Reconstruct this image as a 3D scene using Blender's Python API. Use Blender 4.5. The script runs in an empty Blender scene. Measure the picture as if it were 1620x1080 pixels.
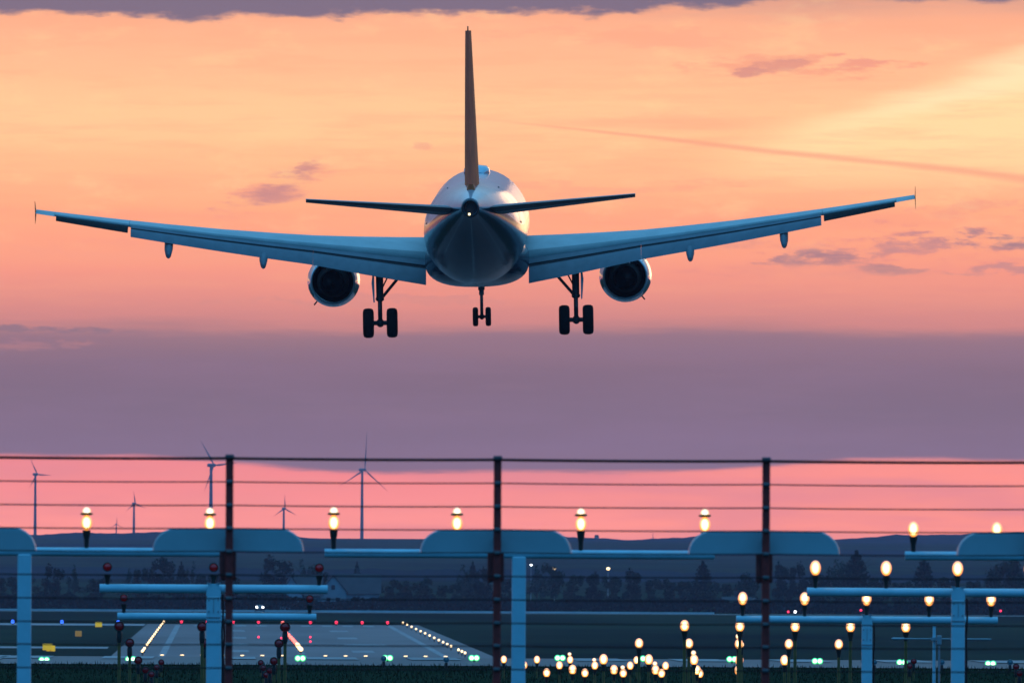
import bpy, bmesh, math, random
from mathutils import Vector, Matrix, noise as mnoise
random.seed(7)
sc = bpy.context.scene
col = sc.collection
R = math.radians

# ------------------------------------------------------------------ camera
F = 23600.0                       # focal length in photograph pixels (1620 wide)
CAMZ = 1.7
HOR, VPX = 855.0, 358.0           # horizon row, vanishing column of the runway
yaw = math.atan((810 - VPX) / F)
pitch = math.atan((HOR - 540) / F)
roll = R(0.30)
fwd = Vector((math.sin(yaw) * math.cos(pitch), math.cos(yaw) * math.cos(pitch), math.sin(pitch)))
r0 = Vector((math.cos(yaw), -math.sin(yaw), 0))
u0 = r0.cross(fwd)
rgt = r0 * math.cos(roll) + u0 * math.sin(roll)
upv = u0 * math.cos(roll) - r0 * math.sin(roll)
C0 = Vector((0, 0, CAMZ))
cam_d = bpy.data.cameras.new('camera')
cam = bpy.data.objects.new('camera', cam_d)
col.objects.link(cam)
M4 = Matrix((rgt, upv, -fwd)).transposed().to_4x4()
M4.translation = C0
cam.matrix_world = M4
cam_d.sensor_width = 36.0
cam_d.lens = 36.0 * F / 1620.0
cam_d.clip_start = 1.0
cam_d.clip_end = 40000.0
cam_d.dof.use_dof = True
cam_d.dof.focus_distance = 420.0
cam_d.dof.aperture_fstop = 13.0
sc.camera = cam

def at(px, py, Y):
    """world point seen at photograph pixel (px, py) on the plane y = Y"""
    d = fwd + rgt * ((px - 810) / F) - upv * ((py - 540) / F)
    return C0 + d * (Y / d.y)

# ------------------------------------------------------------------ node helper
def lin(c):
    return tuple(((v / 255.0) / 12.92 if v <= 10 else (((v / 255.0) + 0.055) / 1.055) ** 2.4) for v in c)

class NT:
    def __init__(s, tree):
        s.t = tree; s.n = tree.nodes; s.l = tree.links
    def new(s, typ, **kw):
        n = s.n.new(typ)
        for k, v in kw.items(): setattr(n, k, v)
        return n
    def put(s, sock, v):
        if hasattr(v, 'is_output'): s.l.new(v, sock)
        else: sock.default_value = v
    def m(s, op, a, b=None, c=None, clamp=False):
        n = s.new('ShaderNodeMath', operation=op, use_clamp=clamp)
        s.put(n.inputs[0], a)
        if b is not None: s.put(n.inputs[1], b)
        if c is not None: s.put(n.inputs[2], c)
        return n.outputs[0]
    def sm(s, x, a, b):
        n = s.new('ShaderNodeMapRange', interpolation_type='SMOOTHSTEP')
        s.put(n.inputs['Value'], x); n.inputs['From Min'].default_value = a; n.inputs['From Max'].default_value = b
        return n.outputs[0]
    def xyz(s, x, y, z):
        n = s.new('ShaderNodeCombineXYZ')
        for i, v in enumerate((x, y, z)): s.put(n.inputs[i], v)
        return n.outputs[0]
    def noise(s, vec, scale=1.0, detail=4, rough=0.55):
        n = s.new('ShaderNodeTexNoise')
        if vec is not None: s.l.new(vec, n.inputs['Vector'])
        n.inputs['Scale'].default_value = scale; n.inputs['Detail'].default_value = detail
        n.inputs['Roughness'].default_value = rough
        return n.outputs['Fac']
    def ramp(s, fac, stops, interp='LINEAR'):
        n = s.new('ShaderNodeValToRGB'); n.color_ramp.interpolation = interp
        e = n.color_ramp.elements
        while len(e) < len(stops): e.new(0.5)
        for el, (p, c) in zip(e, stops):
            el.position = p; el.color = (*c, 1)
        s.put(n.inputs[0], fac)
        return n.outputs[0]
    def mix(s, f, a, b, typ='MIX'):
        n = s.new('ShaderNodeMix', data_type='RGBA', blend_type=typ)
        s.put(n.inputs[0], f)
        for k, v in ((6, a), (7, b)):
            if hasattr(v, 'is_output'): s.l.new(v, n.inputs[k])
            else: n.inputs[k].default_value = (*v, 1)
        return n.outputs[2]

# ------------------------------------------------------------------ world: a dusk sky, sunset ahead, blue behind
w = bpy.data.worlds.new('World'); sc.world = w; w.use_nodes = True
T = NT(w.node_tree); T.n.clear()
tc = T.new('ShaderNodeTexCoord')
sp = T.new('ShaderNodeSeparateXYZ'); T.l.new(tc.outputs['Generated'], sp.inputs[0])
dx, dy, dz = sp.outputs
dyc = T.m('MAXIMUM', dy, 0.08)
az = T.m('DIVIDE', dx, dyc)                    # tangent of azimuth from the runway heading
el = T.m('DIVIDE', dz, dyc)                    # tangent of elevation
U = T.m('MULTIPLY_ADD', az, F, VPX)            # direction expressed in 1/23600 rad steps
V = T.m('MULTIPLY_ADD', el, -F, HOR)
n_big = T.noise(T.xyz(T.m('DIVIDE', U, 700), T.m('DIVIDE', V, 75), 3.1), 1.0, 5, 0.55)
n_fine = T.noise(T.xyz(T.m('DIVIDE', U, 240), T.m('DIVIDE', V, 22), 9.7), 1.0, 6, 0.62)
n_x = T.noise(T.xyz(T.m('DIVIDE', U, 75), T.m('DIVIDE', V, 20), 1.3), 1.0, 6, 0.65)
n_y = T.noise(T.xyz(T.m('DIVIDE', U, 110), T.m('DIVIDE', V, 40), 14.3), 1.0, 5, 0.6)
nx = T.m('SUBTRACT', n_x, 0.5); ny = T.m('SUBTRACT', n_y, 0.5)
nb = T.m('SUBTRACT', n_big, 0.5); nf = T.m('SUBTRACT', n_fine, 0.5)
Vw = T.m('ADD', V, T.m('ADD', T.m('MULTIPLY', nb, 62), T.m('MULTIPLY', nf, 30)))
def st(y, c): return ((y + 200) / 1100.0, lin(c))
base = T.ramp(T.m('DIVIDE', T.m('ADD', Vw, 200), 1100.0), [
    st(-200, (238, 176, 142)), st(-130, (248, 184, 146)), st(-70, (120, 118, 142)),
    st(30, (252, 180, 145)), st(85, (255, 192, 150)), st(150, (255, 200, 152)), st(215, (255, 202, 150)),
    st(270, (255, 190, 142)), st(330, (255, 176, 133)), st(385, (253, 163, 130)), st(430, (243, 150, 130)),
    st(465, (228, 142, 131)), st(505, (207, 133, 133)), st(535, (166, 120, 132)), st(580, (135, 105, 126)),
    st(640, (127, 103, 124)), st(700, (135, 104, 128)), st(738, (143, 107, 131)), st(900, (143, 107, 131))])
# pink streaks in the orange field
streak = T.m('MULTIPLY', T.sm(n_big, 0.52, 0.74), T.m('MULTIPLY', T.sm(V, 60, 250), T.m('SUBTRACT', 1, T.sm(V, 470, 520))))
c = T.mix(T.m('MULTIPLY', streak, 0.55), base, lin((248, 152, 128)))
# warm glow opening up to the upper side, where the hidden sun is
gl = T.m('ADD', T.m('SUBTRACT', V, T.m('MULTIPLY_ADD', T.m('SUBTRACT', 1620, U), 0.335, 62)), T.m('ADD', T.m('MULTIPLY', nb, 130), T.m('MULTIPLY', nf, 40)))
glow = T.m('MULTIPLY', T.sm(gl, -10, 60), T.m('SUBTRACT', 1, T.sm(V, 205, 330)))
glow = T.m('MULTIPLY', glow, T.sm(U, 900, 1330))
c = T.mix(T.m('MULTIPLY', T.m('SUBTRACT', 1, T.sm(V, 380, 520)), 0.16), c, lin((250, 160, 124)))
c = T.mix(T.m('MULTIPLY', glow, 0.85), c, lin((255, 224, 168)))
c = T.mix(T.m('MULTIPLY', T.m('MULTIPLY', T.sm(T.m('ABSOLUTE', T.m('SUBTRACT', gl, 42)), 46, 0), T.sm(U, 1180, 1560)), 0.5), c, lin((255, 240, 198)))
# soft band of pale gold on the other side
gb = T.m('MULTIPLY', T.sm(T.m('ABSOLUTE', T.m('SUBTRACT', Vw, 180)), 70, 0), T.m('SUBTRACT', 1, T.sm(U, 900, 1300)))
c = T.mix(T.m('MULTIPLY', gb, 0.5), c, lin((255, 208, 156)))
def blob(u, v, su, sv, colr, amt, lo=-0.1, hi=0.25, tilt=0.0, na=2.2):
    """a cloud patch with a ragged edge"""
    global c
    a = T.m('DIVIDE', T.m('ADD', T.m('SUBTRACT', U, u), T.m('MULTIPLY', ny, 0.7 * su)), su)
    b0 = T.m('SUBTRACT', T.m('ADD', T.m('ADD', V, T.m('MULTIPLY', nx, 1.2 * sv)), T.m('MULTIPLY', T.m('SUBTRACT', U, u), tilt)), v)
    b = T.m('DIVIDE', b0, sv)
    d2 = T.m('ADD', T.m('MULTIPLY', a, a), T.m('MULTIPLY', b, b))
    q = T.m('ADD', T.m('SUBTRACT', 0.55, T.m('MULTIPLY', d2, 0.75)), T.m('ADD', T.m('MULTIPLY', nf, na * 1.2), T.m('MULTIPLY', nx, na * 2.2)))
    c = T.mix(T.m('MULTIPLY', T.sm(q, lo, hi + 0.45), amt), c, lin(colr))
PINK, MAUVE, BLUE = (236, 150, 134), (196, 136, 138), (160, 122, 135)
blob(425, 308, 130, 34, PINK, 0.6, tilt=0.42, na=1.3); blob(452, 292, 58, 26, MAUVE, 0.85, tilt=0.45, na=1.2); blob(398, 324, 80, 17, MAUVE, 0.75, tilt=0.10, na=1.2)
blob(1240, 104, 170, 20, (246, 165, 136), 0.8); blob(1182, 113, 30, 9, (205, 140, 136), 0.8); blob(1240, 103, 45, 12, (215, 146, 136), 0.8)
blob(1335, 98, 65, 13, (238, 156, 136), 0.75, tilt=0.1)
blob(1440, 398, 270, 40, (226, 142, 132), 0.65); blob(1290, 405, 130, 15, BLUE, 0.85, tilt=0.03, na=1.6); blob(1490, 384, 190, 22, MAUVE, 0.85, tilt=0.05, na=1.6); blob(1600, 380, 130, 18, BLUE, 0.9, na=1.5)
blob(1415, 421, 62, 12, BLUE, 0.8, na=1.5); blob(1600, 424, 110, 12, MAUVE, 0.8)
blob(1150, 385, 110, 12, (225, 148, 133), 0.6); blob(1560, 330, 150, 18, (240, 156, 132), 0.6); blob(1190, 430, 190, 14, (232, 146, 132), 0.6)
blob(240, 400, 260, 22, (246, 158, 132), 0.6); blob(560, 480, 240, 14, (212, 138, 134), 0.6); blob(900, 300, 260, 20, (248, 166, 134), 0.5); blob(1000, 60, 240, 18, (250, 170, 140), 0.5)
blob(55, 547, 110, 12, (206, 134, 134), 0.9); blob(60, 526, 150, 9, (140, 112, 132), 0.8)
blob(668, 232, 18, 7, (240, 168, 140), 0.6)
# fine veil of streaks over the whole glow
veil = T.m('MULTIPLY', T.sm(n_fine, 0.42, 0.68), T.m('SUBTRACT', 1, T.sm(V, 440, 520)))
c = T.mix(T.m('MULTIPLY', veil, 0.28), c, lin((250, 164, 130)))
veil2 = T.m('MULTIPLY', T.sm(n_y, 0.52, 0.75), T.m('SUBTRACT', 1, T.sm(V, 300, 440)))
c = T.mix(T.m('MULTIPLY', veil2, 0.30), c, lin((255, 214, 160)))
# contrail
cy = T.m('ADD', T.m('MULTIPLY_ADD', T.m('SUBTRACT', U, 760), 0.108, 186), T.m('MULTIPLY', nb, 16))
cd = T.m('ABSOLUTE', T.m('SUBTRACT', V, cy))
cw = T.sm(U, 700, 1500)
ct = T.m('SUBTRACT', 1, T.sm(T.m('DIVIDE', cd, T.m('MULTIPLY_ADD', cw, 7.0, 3.0)), 0.0, 1.0))
ct = T.m('MULTIPLY', ct, T.sm(U, 690, 1000))
c = T.mix(T.m('MULTIPLY', ct, 0.66), c, lin((246, 160, 130)))
# dark cloud along the top, band edge, clear strip near the horizon
top = T.sm(T.m('ADD', T.m('SUBTRACT', V, T.m('SUBTRACT', 24, T.m('MULTIPLY', T.sm(U, 800, 1350), 36))), T.m('ADD', T.m('ADD', T.m('MULTIPLY', ny, 60), T.m('MULTIPLY', nx, 26)), T.m('MULTIPLY', nf, 30))), 10, -8)
c = T.mix(T.m('MULTIPLY', top, 0.95), c, lin((118, 106, 132)))
edge = T.sm(T.m('ADD', T.m('SUBTRACT', V, T.m('MULTIPLY_ADD', T.sm(U, 150, 900), -6, 526)), T.m('ADD', T.m('MULTIPLY', nf, 26), T.m('MULTIPLY', nb, 10))), -3, 16)
c = T.mix(T.m('MULTIPLY', edge, 0.55), c, lin((143, 110, 132)))
low_edge = T.m('MULTIPLY_ADD', T.m('MULTIPLY', T.sm(U, 200, 560), T.m('SUBTRACT', 1, T.sm(U, 1000, 1450))), 22, 723)
low = T.sm(T.m('ADD', T.m('SUBTRACT', V, low_edge), T.m('MULTIPLY', nf, 22)), -5, 7)
lowc = T.mix(T.sm(V, 735, 860), (1.10, 0.275, 0.265), (1.22, 0.355, 0.30))
lowc = T.mix(T.m('MULTIPLY', T.sm(U, 600, 1500), 0.8), lowc, (1.24, 0.335, 0.225))
lowc = T.mix(T.m('MULTIPLY', T.sm(n_fine, 0.45, 0.62), 0.35), lowc, (1.0, 0.30, 0.27))
lowc = T.mix(T.m('MULTIPLY', T.sm(n_big, 0.46, 0.62), 0.75), lowc, (0.92, 0.27, 0.29))
c = T.mix(low, c, lowc)
# the sky beyond the haze layer is brighter than it looks through it
HAZE_D, HAZE_TOP = 3.6e-5, 78.0
path = T.m('MINIMUM', T.m('DIVIDE', HAZE_TOP - CAMZ, T.m('MAXIMUM', el, 0.0005)), 12200.0)
gain = T.m('EXPONENT', T.m('MULTIPLY', path, HAZE_D * 0.72))
dk = T.m('MULTIPLY_ADD', T.sm(V, 500, 620), -0.15, 1.0)
gain = T.m('MULTIPLY', gain, dk)
gc = T.xyz(gain, T.m('MULTIPLY', T.m('POWER', gain, 0.8), 0.985), T.m('MULTIPLY', T.m('POWER', gain, 0.45), T.m('MULTIPLY_ADD', T.sm(V, 430, 560), -0.10, 0.92)))
c = T.mix(1.0, c, gc, 'MULTIPLY')
bank = T.m('MULTIPLY', T.m('MULTIPLY', T.sm(V, 510, 560), T.m('SUBTRACT', 1, T.sm(V, 690, 735))), 1.0)
c = T.mix(T.m('MULTIPLY', bank, T.m('MULTIPLY', T.sm(n_big, 0.40, 0.66), 0.45)), c, lin((152, 116, 132)))
c = T.mix(T.m('MULTIPLY', bank, T.m('MULTIPLY', T.sm(n_fine, 0.5, 0.68), 0.16)), c, lin((160, 122, 132)))
# outside the sunset: pale blue overhead, deep blue behind
cool = T.ramp(T.m('MAXIMUM', dz, 0), [(0.0, (0.01, 0.02, 0.05)), (0.08, (0.02, 0.06, 0.16)), (0.26, (0.025, 0.31, 0.86)), (0.55, (0.05, 0.41, 0.92)), (1.0, (0.18, 0.56, 0.92))])
el3 = T.m('ARCSINE', dz)
fr = T.m('MULTIPLY', T.m('SUBTRACT', 1, T.sm(el3, R(3.5), R(20))), T.sm(dy, -0.6, 0.45))
upc = T.mix(T.sm(dy, -0.2, 0.9), cool, (0.32, 0.60, 0.80))
upc = T.mix(T.sm(dz, 0.1, 0.6), upc, cool)
c = T.mix(fr, upc, c)
c = T.mix(T.sm(dz, -0.004, -0.02), c, (0.01, 0.02, 0.03))
bg = T.new('ShaderNodeBackground'); T.l.new(c, bg.inputs[0]); bg.inputs[1].default_value = 1.06
SUN_EL, SUN_AZ = R(3.0), R(9.0)     # sun low ahead, a little to the side of the runway heading
sky = T.new('ShaderNodeTexSky', sky_type='NISHITA'); sky.sun_disc = False
sky.sun_elevation = SUN_EL; sky.sun_rotation = SUN_AZ
tint = T.mix(1.0, sky.outputs[0], (0.10, 0.5, 1.0), 'MULTIPLY')
tint = T.mix(T.m('MULTIPLY', fr, 1.0), tint, (0, 0, 0))
bg2 = T.new('ShaderNodeBackground'); T.l.new(tint, bg2.inputs[0]); bg2.inputs[1].default_value = 0.05
ad = T.new('ShaderNodeAddShader'); T.l.new(bg.outputs[0], ad.inputs[0]); T.l.new(bg2.outputs[0], ad.inputs[1])
wo = T.new('ShaderNodeOutputWorld'); T.l.new(ad.outputs[0], wo.inputs[0])

sun_d = bpy.data.lights.new('sun', 'SUN'); sun_d.energy = 0.08; sun_d.angle = R(10); sun_d.color = (1.0, 0.55, 0.28)
sun = bpy.data.objects.new('sun', sun_d); col.objects.link(sun)
sdir = Vector((math.sin(SUN_AZ) * math.cos(SUN_EL), math.cos(SUN_AZ) * math.cos(SUN_EL), math.sin(SUN_EL)))
sun.rotation_euler = sdir.to_track_quat('Z', 'Y').to_euler()
sc.view_settings.view_transform = 'Standard'; sc.view_settings.look = 'None'
sc.view_settings.exposure = 0.0; sc.view_settings.gamma = 1.0; sc.view_settings.use_curve_mapping = False
sc.cycles.max_bounces = 6; sc.cycles.volume_bounces = 0
sc.cycles.sample_clamp_indirect = 4.0

# ------------------------------------------------------------------ materials
MATS = {}
def mat(name, base, rough=0.6, metal=0.0, var=0.15, scale=6.0, coat=0.0, spec=0.5, bump=0.0, emit=None, estr=0.0, rim=None, var_c=None, stretch=(1, 1, 1)):
    m = bpy.data.materials.new(name); m.use_nodes = True
    t = NT(m.node_tree); b = t.n['Principled BSDF']
    b.inputs['Roughness'].default_value = rough; b.inputs['Metallic'].default_value = metal
    b.inputs['Coat Weight'].default_value = coat; b.inputs['Specular IOR Level'].default_value = spec
    tcn = t.new('ShaderNodeTexCoord'); mp = t.new('ShaderNodeMapping'); t.l.new(tcn.outputs['Object'], mp.inputs[0])
    mp.inputs['Scale'].default_value = stretch
    nz = t.noise(mp.outputs[0], scale, 5, 0.6)
    dark = var_c or tuple(v * (1 - var) for v in base)
    t.l.new(t.mix(t.sm(nz, 0.3, 0.7), base, dark), b.inputs['Base Color'])
    t.l.new(t.m('ADD', t.m('MULTIPLY', t.m('SUBTRACT', nz, 0.5), 0.18), rough, clamp=True), b.inputs['Roughness'])
    if bump:
        bp = t.new('ShaderNodeBump'); bp.inputs['Strength'].default_value = bump; t.l.new(nz, bp.inputs['Height'])
        bp.inputs['Distance'].default_value = 0.02
        t.l.new(bp.outputs[0], b.inputs['Normal'])
    if emit:
        b.inputs['Emission Color'].default_value = (*emit, 1); b.inputs['Emission Strength'].default_value = estr
        if rim:
            lw = t.new('ShaderNodeLayerWeight'); lw.inputs['Blend'].default_value = 0.5
            k_ = lw.outputs['Facing']
            t.l.new(t.ramp(k_, [(0.0, tuple(v * estr for v in emit)), (0.10, tuple(v * estr * 0.55 for v in emit)), (0.28, rim[0]), (0.95, rim[1])]), b.inputs['Emission Color'])
            b.inputs['Emission Strength'].default_value = 1.0
        m.cycles.emission_sampling = 'NONE'
    MATS[name] = m
    return m
mat('aircraft_white', (0.50, 0.55, 0.60), 0.17, var=0.28, scale=1.1, coat=0.3, bump=0.5, stretch=(1, 0.3, 1))
mat('wing_paint', (0.50, 0.50, 0.48), 0.5, var=0.12, scale=1.2, spec=0.2)
mat('elevator_shade', (0.05, 0.055, 0.06), 0.5)  # dark colour holds the shade of the tailplane underside
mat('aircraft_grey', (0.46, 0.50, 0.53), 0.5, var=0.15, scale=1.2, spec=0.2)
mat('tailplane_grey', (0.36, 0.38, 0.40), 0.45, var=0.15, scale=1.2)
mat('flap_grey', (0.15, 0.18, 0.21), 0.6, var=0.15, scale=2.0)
mat('aileron_shade', (0.012, 0.012, 0.013), 0.7, spec=0.1)  # black colour stands in for shade under the outer wing
mat('slot_dark', (0.03, 0.03, 0.035), 0.8)
mat('fin_orange', (1.0, 0.17, 0.06), 0.65, var=0.18, scale=0.7, spec=0.15)
mat('fin_rudder', (0.85, 0.14, 0.06), 0.65, var=0.18, scale=0.7, spec=0.15)
mat('tail_metal', (0.06, 0.06, 0.07), 0.4, metal=0.7)
mat('nacelle', (0.55, 0.60, 0.66), 0.14, metal=0.25, coat=0.5, var=0.12, scale=1.5)
mat('nozzle', (0.006, 0.006, 0.006), 0.85, spec=0.1)
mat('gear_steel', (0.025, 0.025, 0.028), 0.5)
mat('rubber', (0.006, 0.006, 0.006), 0.85, spec=0.15)
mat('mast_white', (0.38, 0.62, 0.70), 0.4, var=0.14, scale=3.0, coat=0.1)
mat('galvanised', (0.33, 0.36, 0.40), 0.42, metal=0.5, var=0.2, scale=10)
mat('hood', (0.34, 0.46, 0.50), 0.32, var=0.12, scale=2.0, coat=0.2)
mat('fence_post', (0.38, 0.018, 0.012), 0.6, var=0.4, scale=14)
mat('fence_box', (0.20, 0.014, 0.012), 0.6, var=0.35, scale=12)
mat('wire', (0.05, 0.015, 0.015), 0.7, spec=0.2)
mat('insulator', (0.10, 0.10, 0.11), 0.4)
mat('lamp_dark', (0.02, 0.017, 0.015), 0.5)
mat('lamp_ring', (0.42, 0.17, 0.02), 0.4)
mat('lamp_red', (0.5, 0.008, 0.012), 0.22, coat=0.3, emit=(1.0, 0.02, 0.03), estr=0.018)  # unlit lens: faint emission added so its red shows
mat('lamp_red_dim', (0.4, 0.008, 0.012), 0.22, coat=0.2, emit=(1.0, 0.02, 0.03), estr=0.005)  # same added emission, weaker, for the unlit lamps on stalks
mat('lamp_rim', (0.30, 0.34, 0.38), 0.3, metal=0.6)
mat('lamp_glass', (0.08, 0.16, 0.20), 0.1, coat=0.6)
mat('stalk', (0.16, 0.095, 0.015), 0.6, var=0.3, scale=8)
WARM = (1.0, 0.66, 0.22)
mat('bulb', (0.8, 0.7, 0.5), 0.3, emit=(1.0, 0.74, 0.30), estr=6.0, rim=((1.5, 0.58, 0.06), (0.95, 0.17, 0.004)))
mat('bulb_top', (0.8, 0.75, 0.6), 0.3, emit=(1.0, 0.82, 0.5), estr=5.0, rim=((1.3, 0.9, 0.4), (0.9, 0.3, 0.03)))
mat('bulb_small', (0.8, 0.75, 0.6), 0.3, emit=(1.0, 0.75, 0.4), estr=4.0, rim=((1.25, 0.7, 0.2), (0.75, 0.18, 0.01)))
mat('bulb_edge', (0.8, 0.75, 0.6), 0.3, emit=(1.0, 0.66, 0.30), estr=3.0)
mat('bulb_green', (0.1, 0.6, 0.3), 0.3, emit=(0.5, 1.0, 0.6), estr=5.0, rim=((0.08, 1.1, 0.30), (0.0, 0.35, 0.06)))
mat('bulb_red', (0.6, 0.05, 0.05), 0.3, emit=(1.0, 0.03, 0.09), estr=3.0)
mat('bulb_redwhite', (0.7, 0.3, 0.2), 0.3, emit=(1.0, 0.16, 0.11), estr=2.6)
mat('bulb_blue', (0.05, 0.1, 0.6), 0.3, emit=(0.03, 0.13, 1.0), estr=4.0)
mat('bulb_white', (0.8, 0.8, 0.8), 0.3, emit=(0.9, 0.95, 1.0), estr=9.0)
mat('sign_yellow', (0.8, 0.55, 0.03), 0.5, emit=(1.0, 0.62, 0.01), estr=0.42)
mat('sign_orange', (0.6, 0.30, 0.05), 0.5, emit=(0.8, 0.36, 0.04), estr=0.2)
mat('tail_lamp', (0.9, 0.8, 0.5), 0.3, emit=(1.0, 0.80, 0.40), estr=2.5)
mat('asphalt', (0.052, 0.050, 0.054), 0.55, var=0.55, scale=0.05, stretch=(1, 0.12, 1))
mat('taxi_asphalt', (0.16, 0.17, 0.185), 0.5, var=0.25, scale=0.05)
mat('marking', (0.26, 0.27, 0.28), 0.55, var=0.6, scale=0.25)
mat('grass_ground', (0.030, 0.042, 0.022), 0.95, var=0.45, scale=0.03, spec=0.0, var_c=(0.010, 0.015, 0.011), stretch=(0.5, 0.16, 1))
mat('grass_blade', (0.022, 0.034, 0.015), 0.9, var=0.5, scale=0.4, spec=0.0)
mat('hill', (0.030, 0.034, 0.045), 1.0, var=0.35, scale=0.01, spec=0.0)
mat('far_field', (0.06, 0.065, 0.06), 1.0, var=0.3, scale=0.002, spec=0.0)
mat('leaf_dark', (0.016, 0.026, 0.018), 0.85, var=0.5, scale=0.5, spec=0.0)
mat('leaf_mid', (0.032, 0.044, 0.028), 0.85, var=0.5, scale=0.5, spec=0.0)
mat('leaf_pale', (0.055, 0.062, 0.05), 0.85, var=0.4, scale=0.5, spec=0.0)
mat('bark', (0.035, 0.028, 0.024), 0.9)
mat('hedge_leaf', (0.014, 0.020, 0.017), 0.9, var=0.5, scale=0.2, spec=0.0)
mat('render_white', (0.25, 0.28, 0.32), 0.8, var=0.15, scale=0.4)
mat('roof_dark', (0.030, 0.030, 0.040), 0.7, var=0.3, scale=0.6)
mat('window_dark', (0.02, 0.025, 0.035), 0.15)
mat('turbine', (0.20, 0.15, 0.17), 0.5, var=0.1)
mat('car_paint', (0.05, 0.055, 0.07), 0.25, coat=0.5)
mat('rail_white', (0.55, 0.58, 0.60), 0.5, var=0.3, scale=0.1)

# fuselage colour: white above, darker below a line that sweeps up to the tail
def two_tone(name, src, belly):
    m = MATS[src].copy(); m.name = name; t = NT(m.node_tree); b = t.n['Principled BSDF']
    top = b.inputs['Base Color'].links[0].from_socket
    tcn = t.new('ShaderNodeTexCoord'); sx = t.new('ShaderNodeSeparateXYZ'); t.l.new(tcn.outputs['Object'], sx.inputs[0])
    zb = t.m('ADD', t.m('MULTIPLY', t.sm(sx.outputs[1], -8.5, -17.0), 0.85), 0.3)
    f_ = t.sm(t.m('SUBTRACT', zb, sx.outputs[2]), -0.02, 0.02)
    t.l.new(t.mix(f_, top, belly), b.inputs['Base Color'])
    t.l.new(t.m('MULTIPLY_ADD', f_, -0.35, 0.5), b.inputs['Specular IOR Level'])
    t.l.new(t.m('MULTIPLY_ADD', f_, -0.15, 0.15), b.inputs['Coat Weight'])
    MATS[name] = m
two_tone('fuselage_colour', 'aircraft_white', (0.020, 0.026, 0.04))
# ------------------------------------------------------------------ mesh builder
class MB:
    def __init__(s): s.v = []; s.f = []; s.sm = []
    def add(s, vs, fs, smooth=False, M=None):
        o = len(s.v)
        s.v += [tuple(M @ Vector(p)) if M is not None else tuple(p) for p in vs]
        for f in fs: s.f.append(tuple(i + o for i in f)); s.sm.append(smooth)
        return s
    def box(s, c, d, M=None, taper=1.0):
        x, y, z = (v / 2 for v in d); t = taper
        vs = [(-x, -y, -z), (x, -y, -z), (x, y, -z), (-x, y, -z), (-x * t, -y * t, z), (x * t, -y * t, z), (x * t, y * t, z), (-x * t, y * t, z)]
        vs = [(a + c[0], b + c[1], e + c[2]) for a, b, e in vs]
        return s.add(vs, [(3, 2, 1, 0), (4, 5, 6, 7), (0, 1, 5, 4), (1, 2, 6, 5), (2, 3, 7, 6), (3, 0, 4, 7)], False, M)
    def bbox(s, c, d, b=0.01, M=None):
        """box with chamfered edges (vertical edges and top/bottom rims)"""
        x, y, z = (v / 2 for v in d)
        rings = []
        for zz, k in ((-z, b), (-z + b, 0), (z - b, 0), (z, b)):
            X, Y = x - k, y - k; q = b
            rings.append([(c[0] + px, c[1] + py, c[2] + zz) for px, py in ((-X + q, -Y), (X - q, -Y), (X, -Y + q), (X, Y - q), (X - q, Y), (-X + q, Y), (-X, Y - q), (-X, -Y + q))])
        return s.loft(rings, True, M=M, smooth=False)
    def loft(s, rings, cap=True, M=None, smooth=True, closed=True):
        n = len(rings[0]); vs = [p for r in rings for p in r]; fs = []
        for i in range(len(rings) - 1):
            for j in range(n if closed else n - 1):
                a = i * n + j; b = i * n + (j + 1) % n
                fs.append((a, b, b + n, a + n))
        s.add(vs, fs, smooth, M)
        if cap:
            s.add(rings[0], [tuple(range(n - 1, -1, -1))], False, M)
            s.add(rings[-1], [tuple(range(n))], False, M)
        return s
    def tube(s, p0, p1, ra, rb=None, n=10, M=None, smooth=True):
        rb = ra if rb is None else rb
        p0, p1 = Vector(p0), Vector(p1); d = (p1 - p0).normalized()
        a = d.orthogonal().normalized(); b = d.cross(a)
        rings = [[tuple(p + (a * math.cos(2 * math.pi * k / n) + b * math.sin(2 * math.pi * k / n)) * r) for k in range(n)] for p, r in ((p0, ra), (p1, rb))]
        return s.loft(rings, True, M, smooth)
    def lathe(s, prof, org=(0, 0, 0), axis='Z', n=20, M=None, cap=True):
        """prof: (radius, height along the axis)"""
        rings = []
        for r, h in prof:
            ring = []
            for k in range(n):
                a = 2 * math.pi * k / n; x, y = r * math.cos(a), r * math.sin(a)
                p = {'Z': (x, y, h), 'Y': (-x, h, y), 'X': (h, x, y)}[axis]
                ring.append((p[0] + org[0], p[1] + org[1], p[2] + org[2]))
            rings.append(ring)
        return s.loft(rings, cap, M)
    def ball(s, c, rx, ry, rz, n=12, m=8):
        prof = [(max(1e-4, math.sin(math.pi * i / m)), -math.cos(math.pi * i / m)) for i in range(m + 1)]
        rings = [[(c[0] + r * rx * math.cos(2 * math.pi * k / n), c[1] + r * ry * math.sin(2 * math.pi * k / n), c[2] + h * rz) for k in range(n)] for r, h in prof]
        return s.loft(rings, False)
    def build(s, name, material, parent=None, label=None, loc=None):
        me = bpy.data.meshes.new(name); me.from_pydata(s.v, [], s.f); me.update()
        me.polygons.foreach_set('use_smooth', s.sm)
        o = bpy.data.objects.new(name, me); col.objects.link(o)
        me.materials.append(MATS[material])
        if parent is not None: o.parent = parent
        if label: o['label'] = label
        if loc is not None: o.location = loc
        return o

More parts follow.
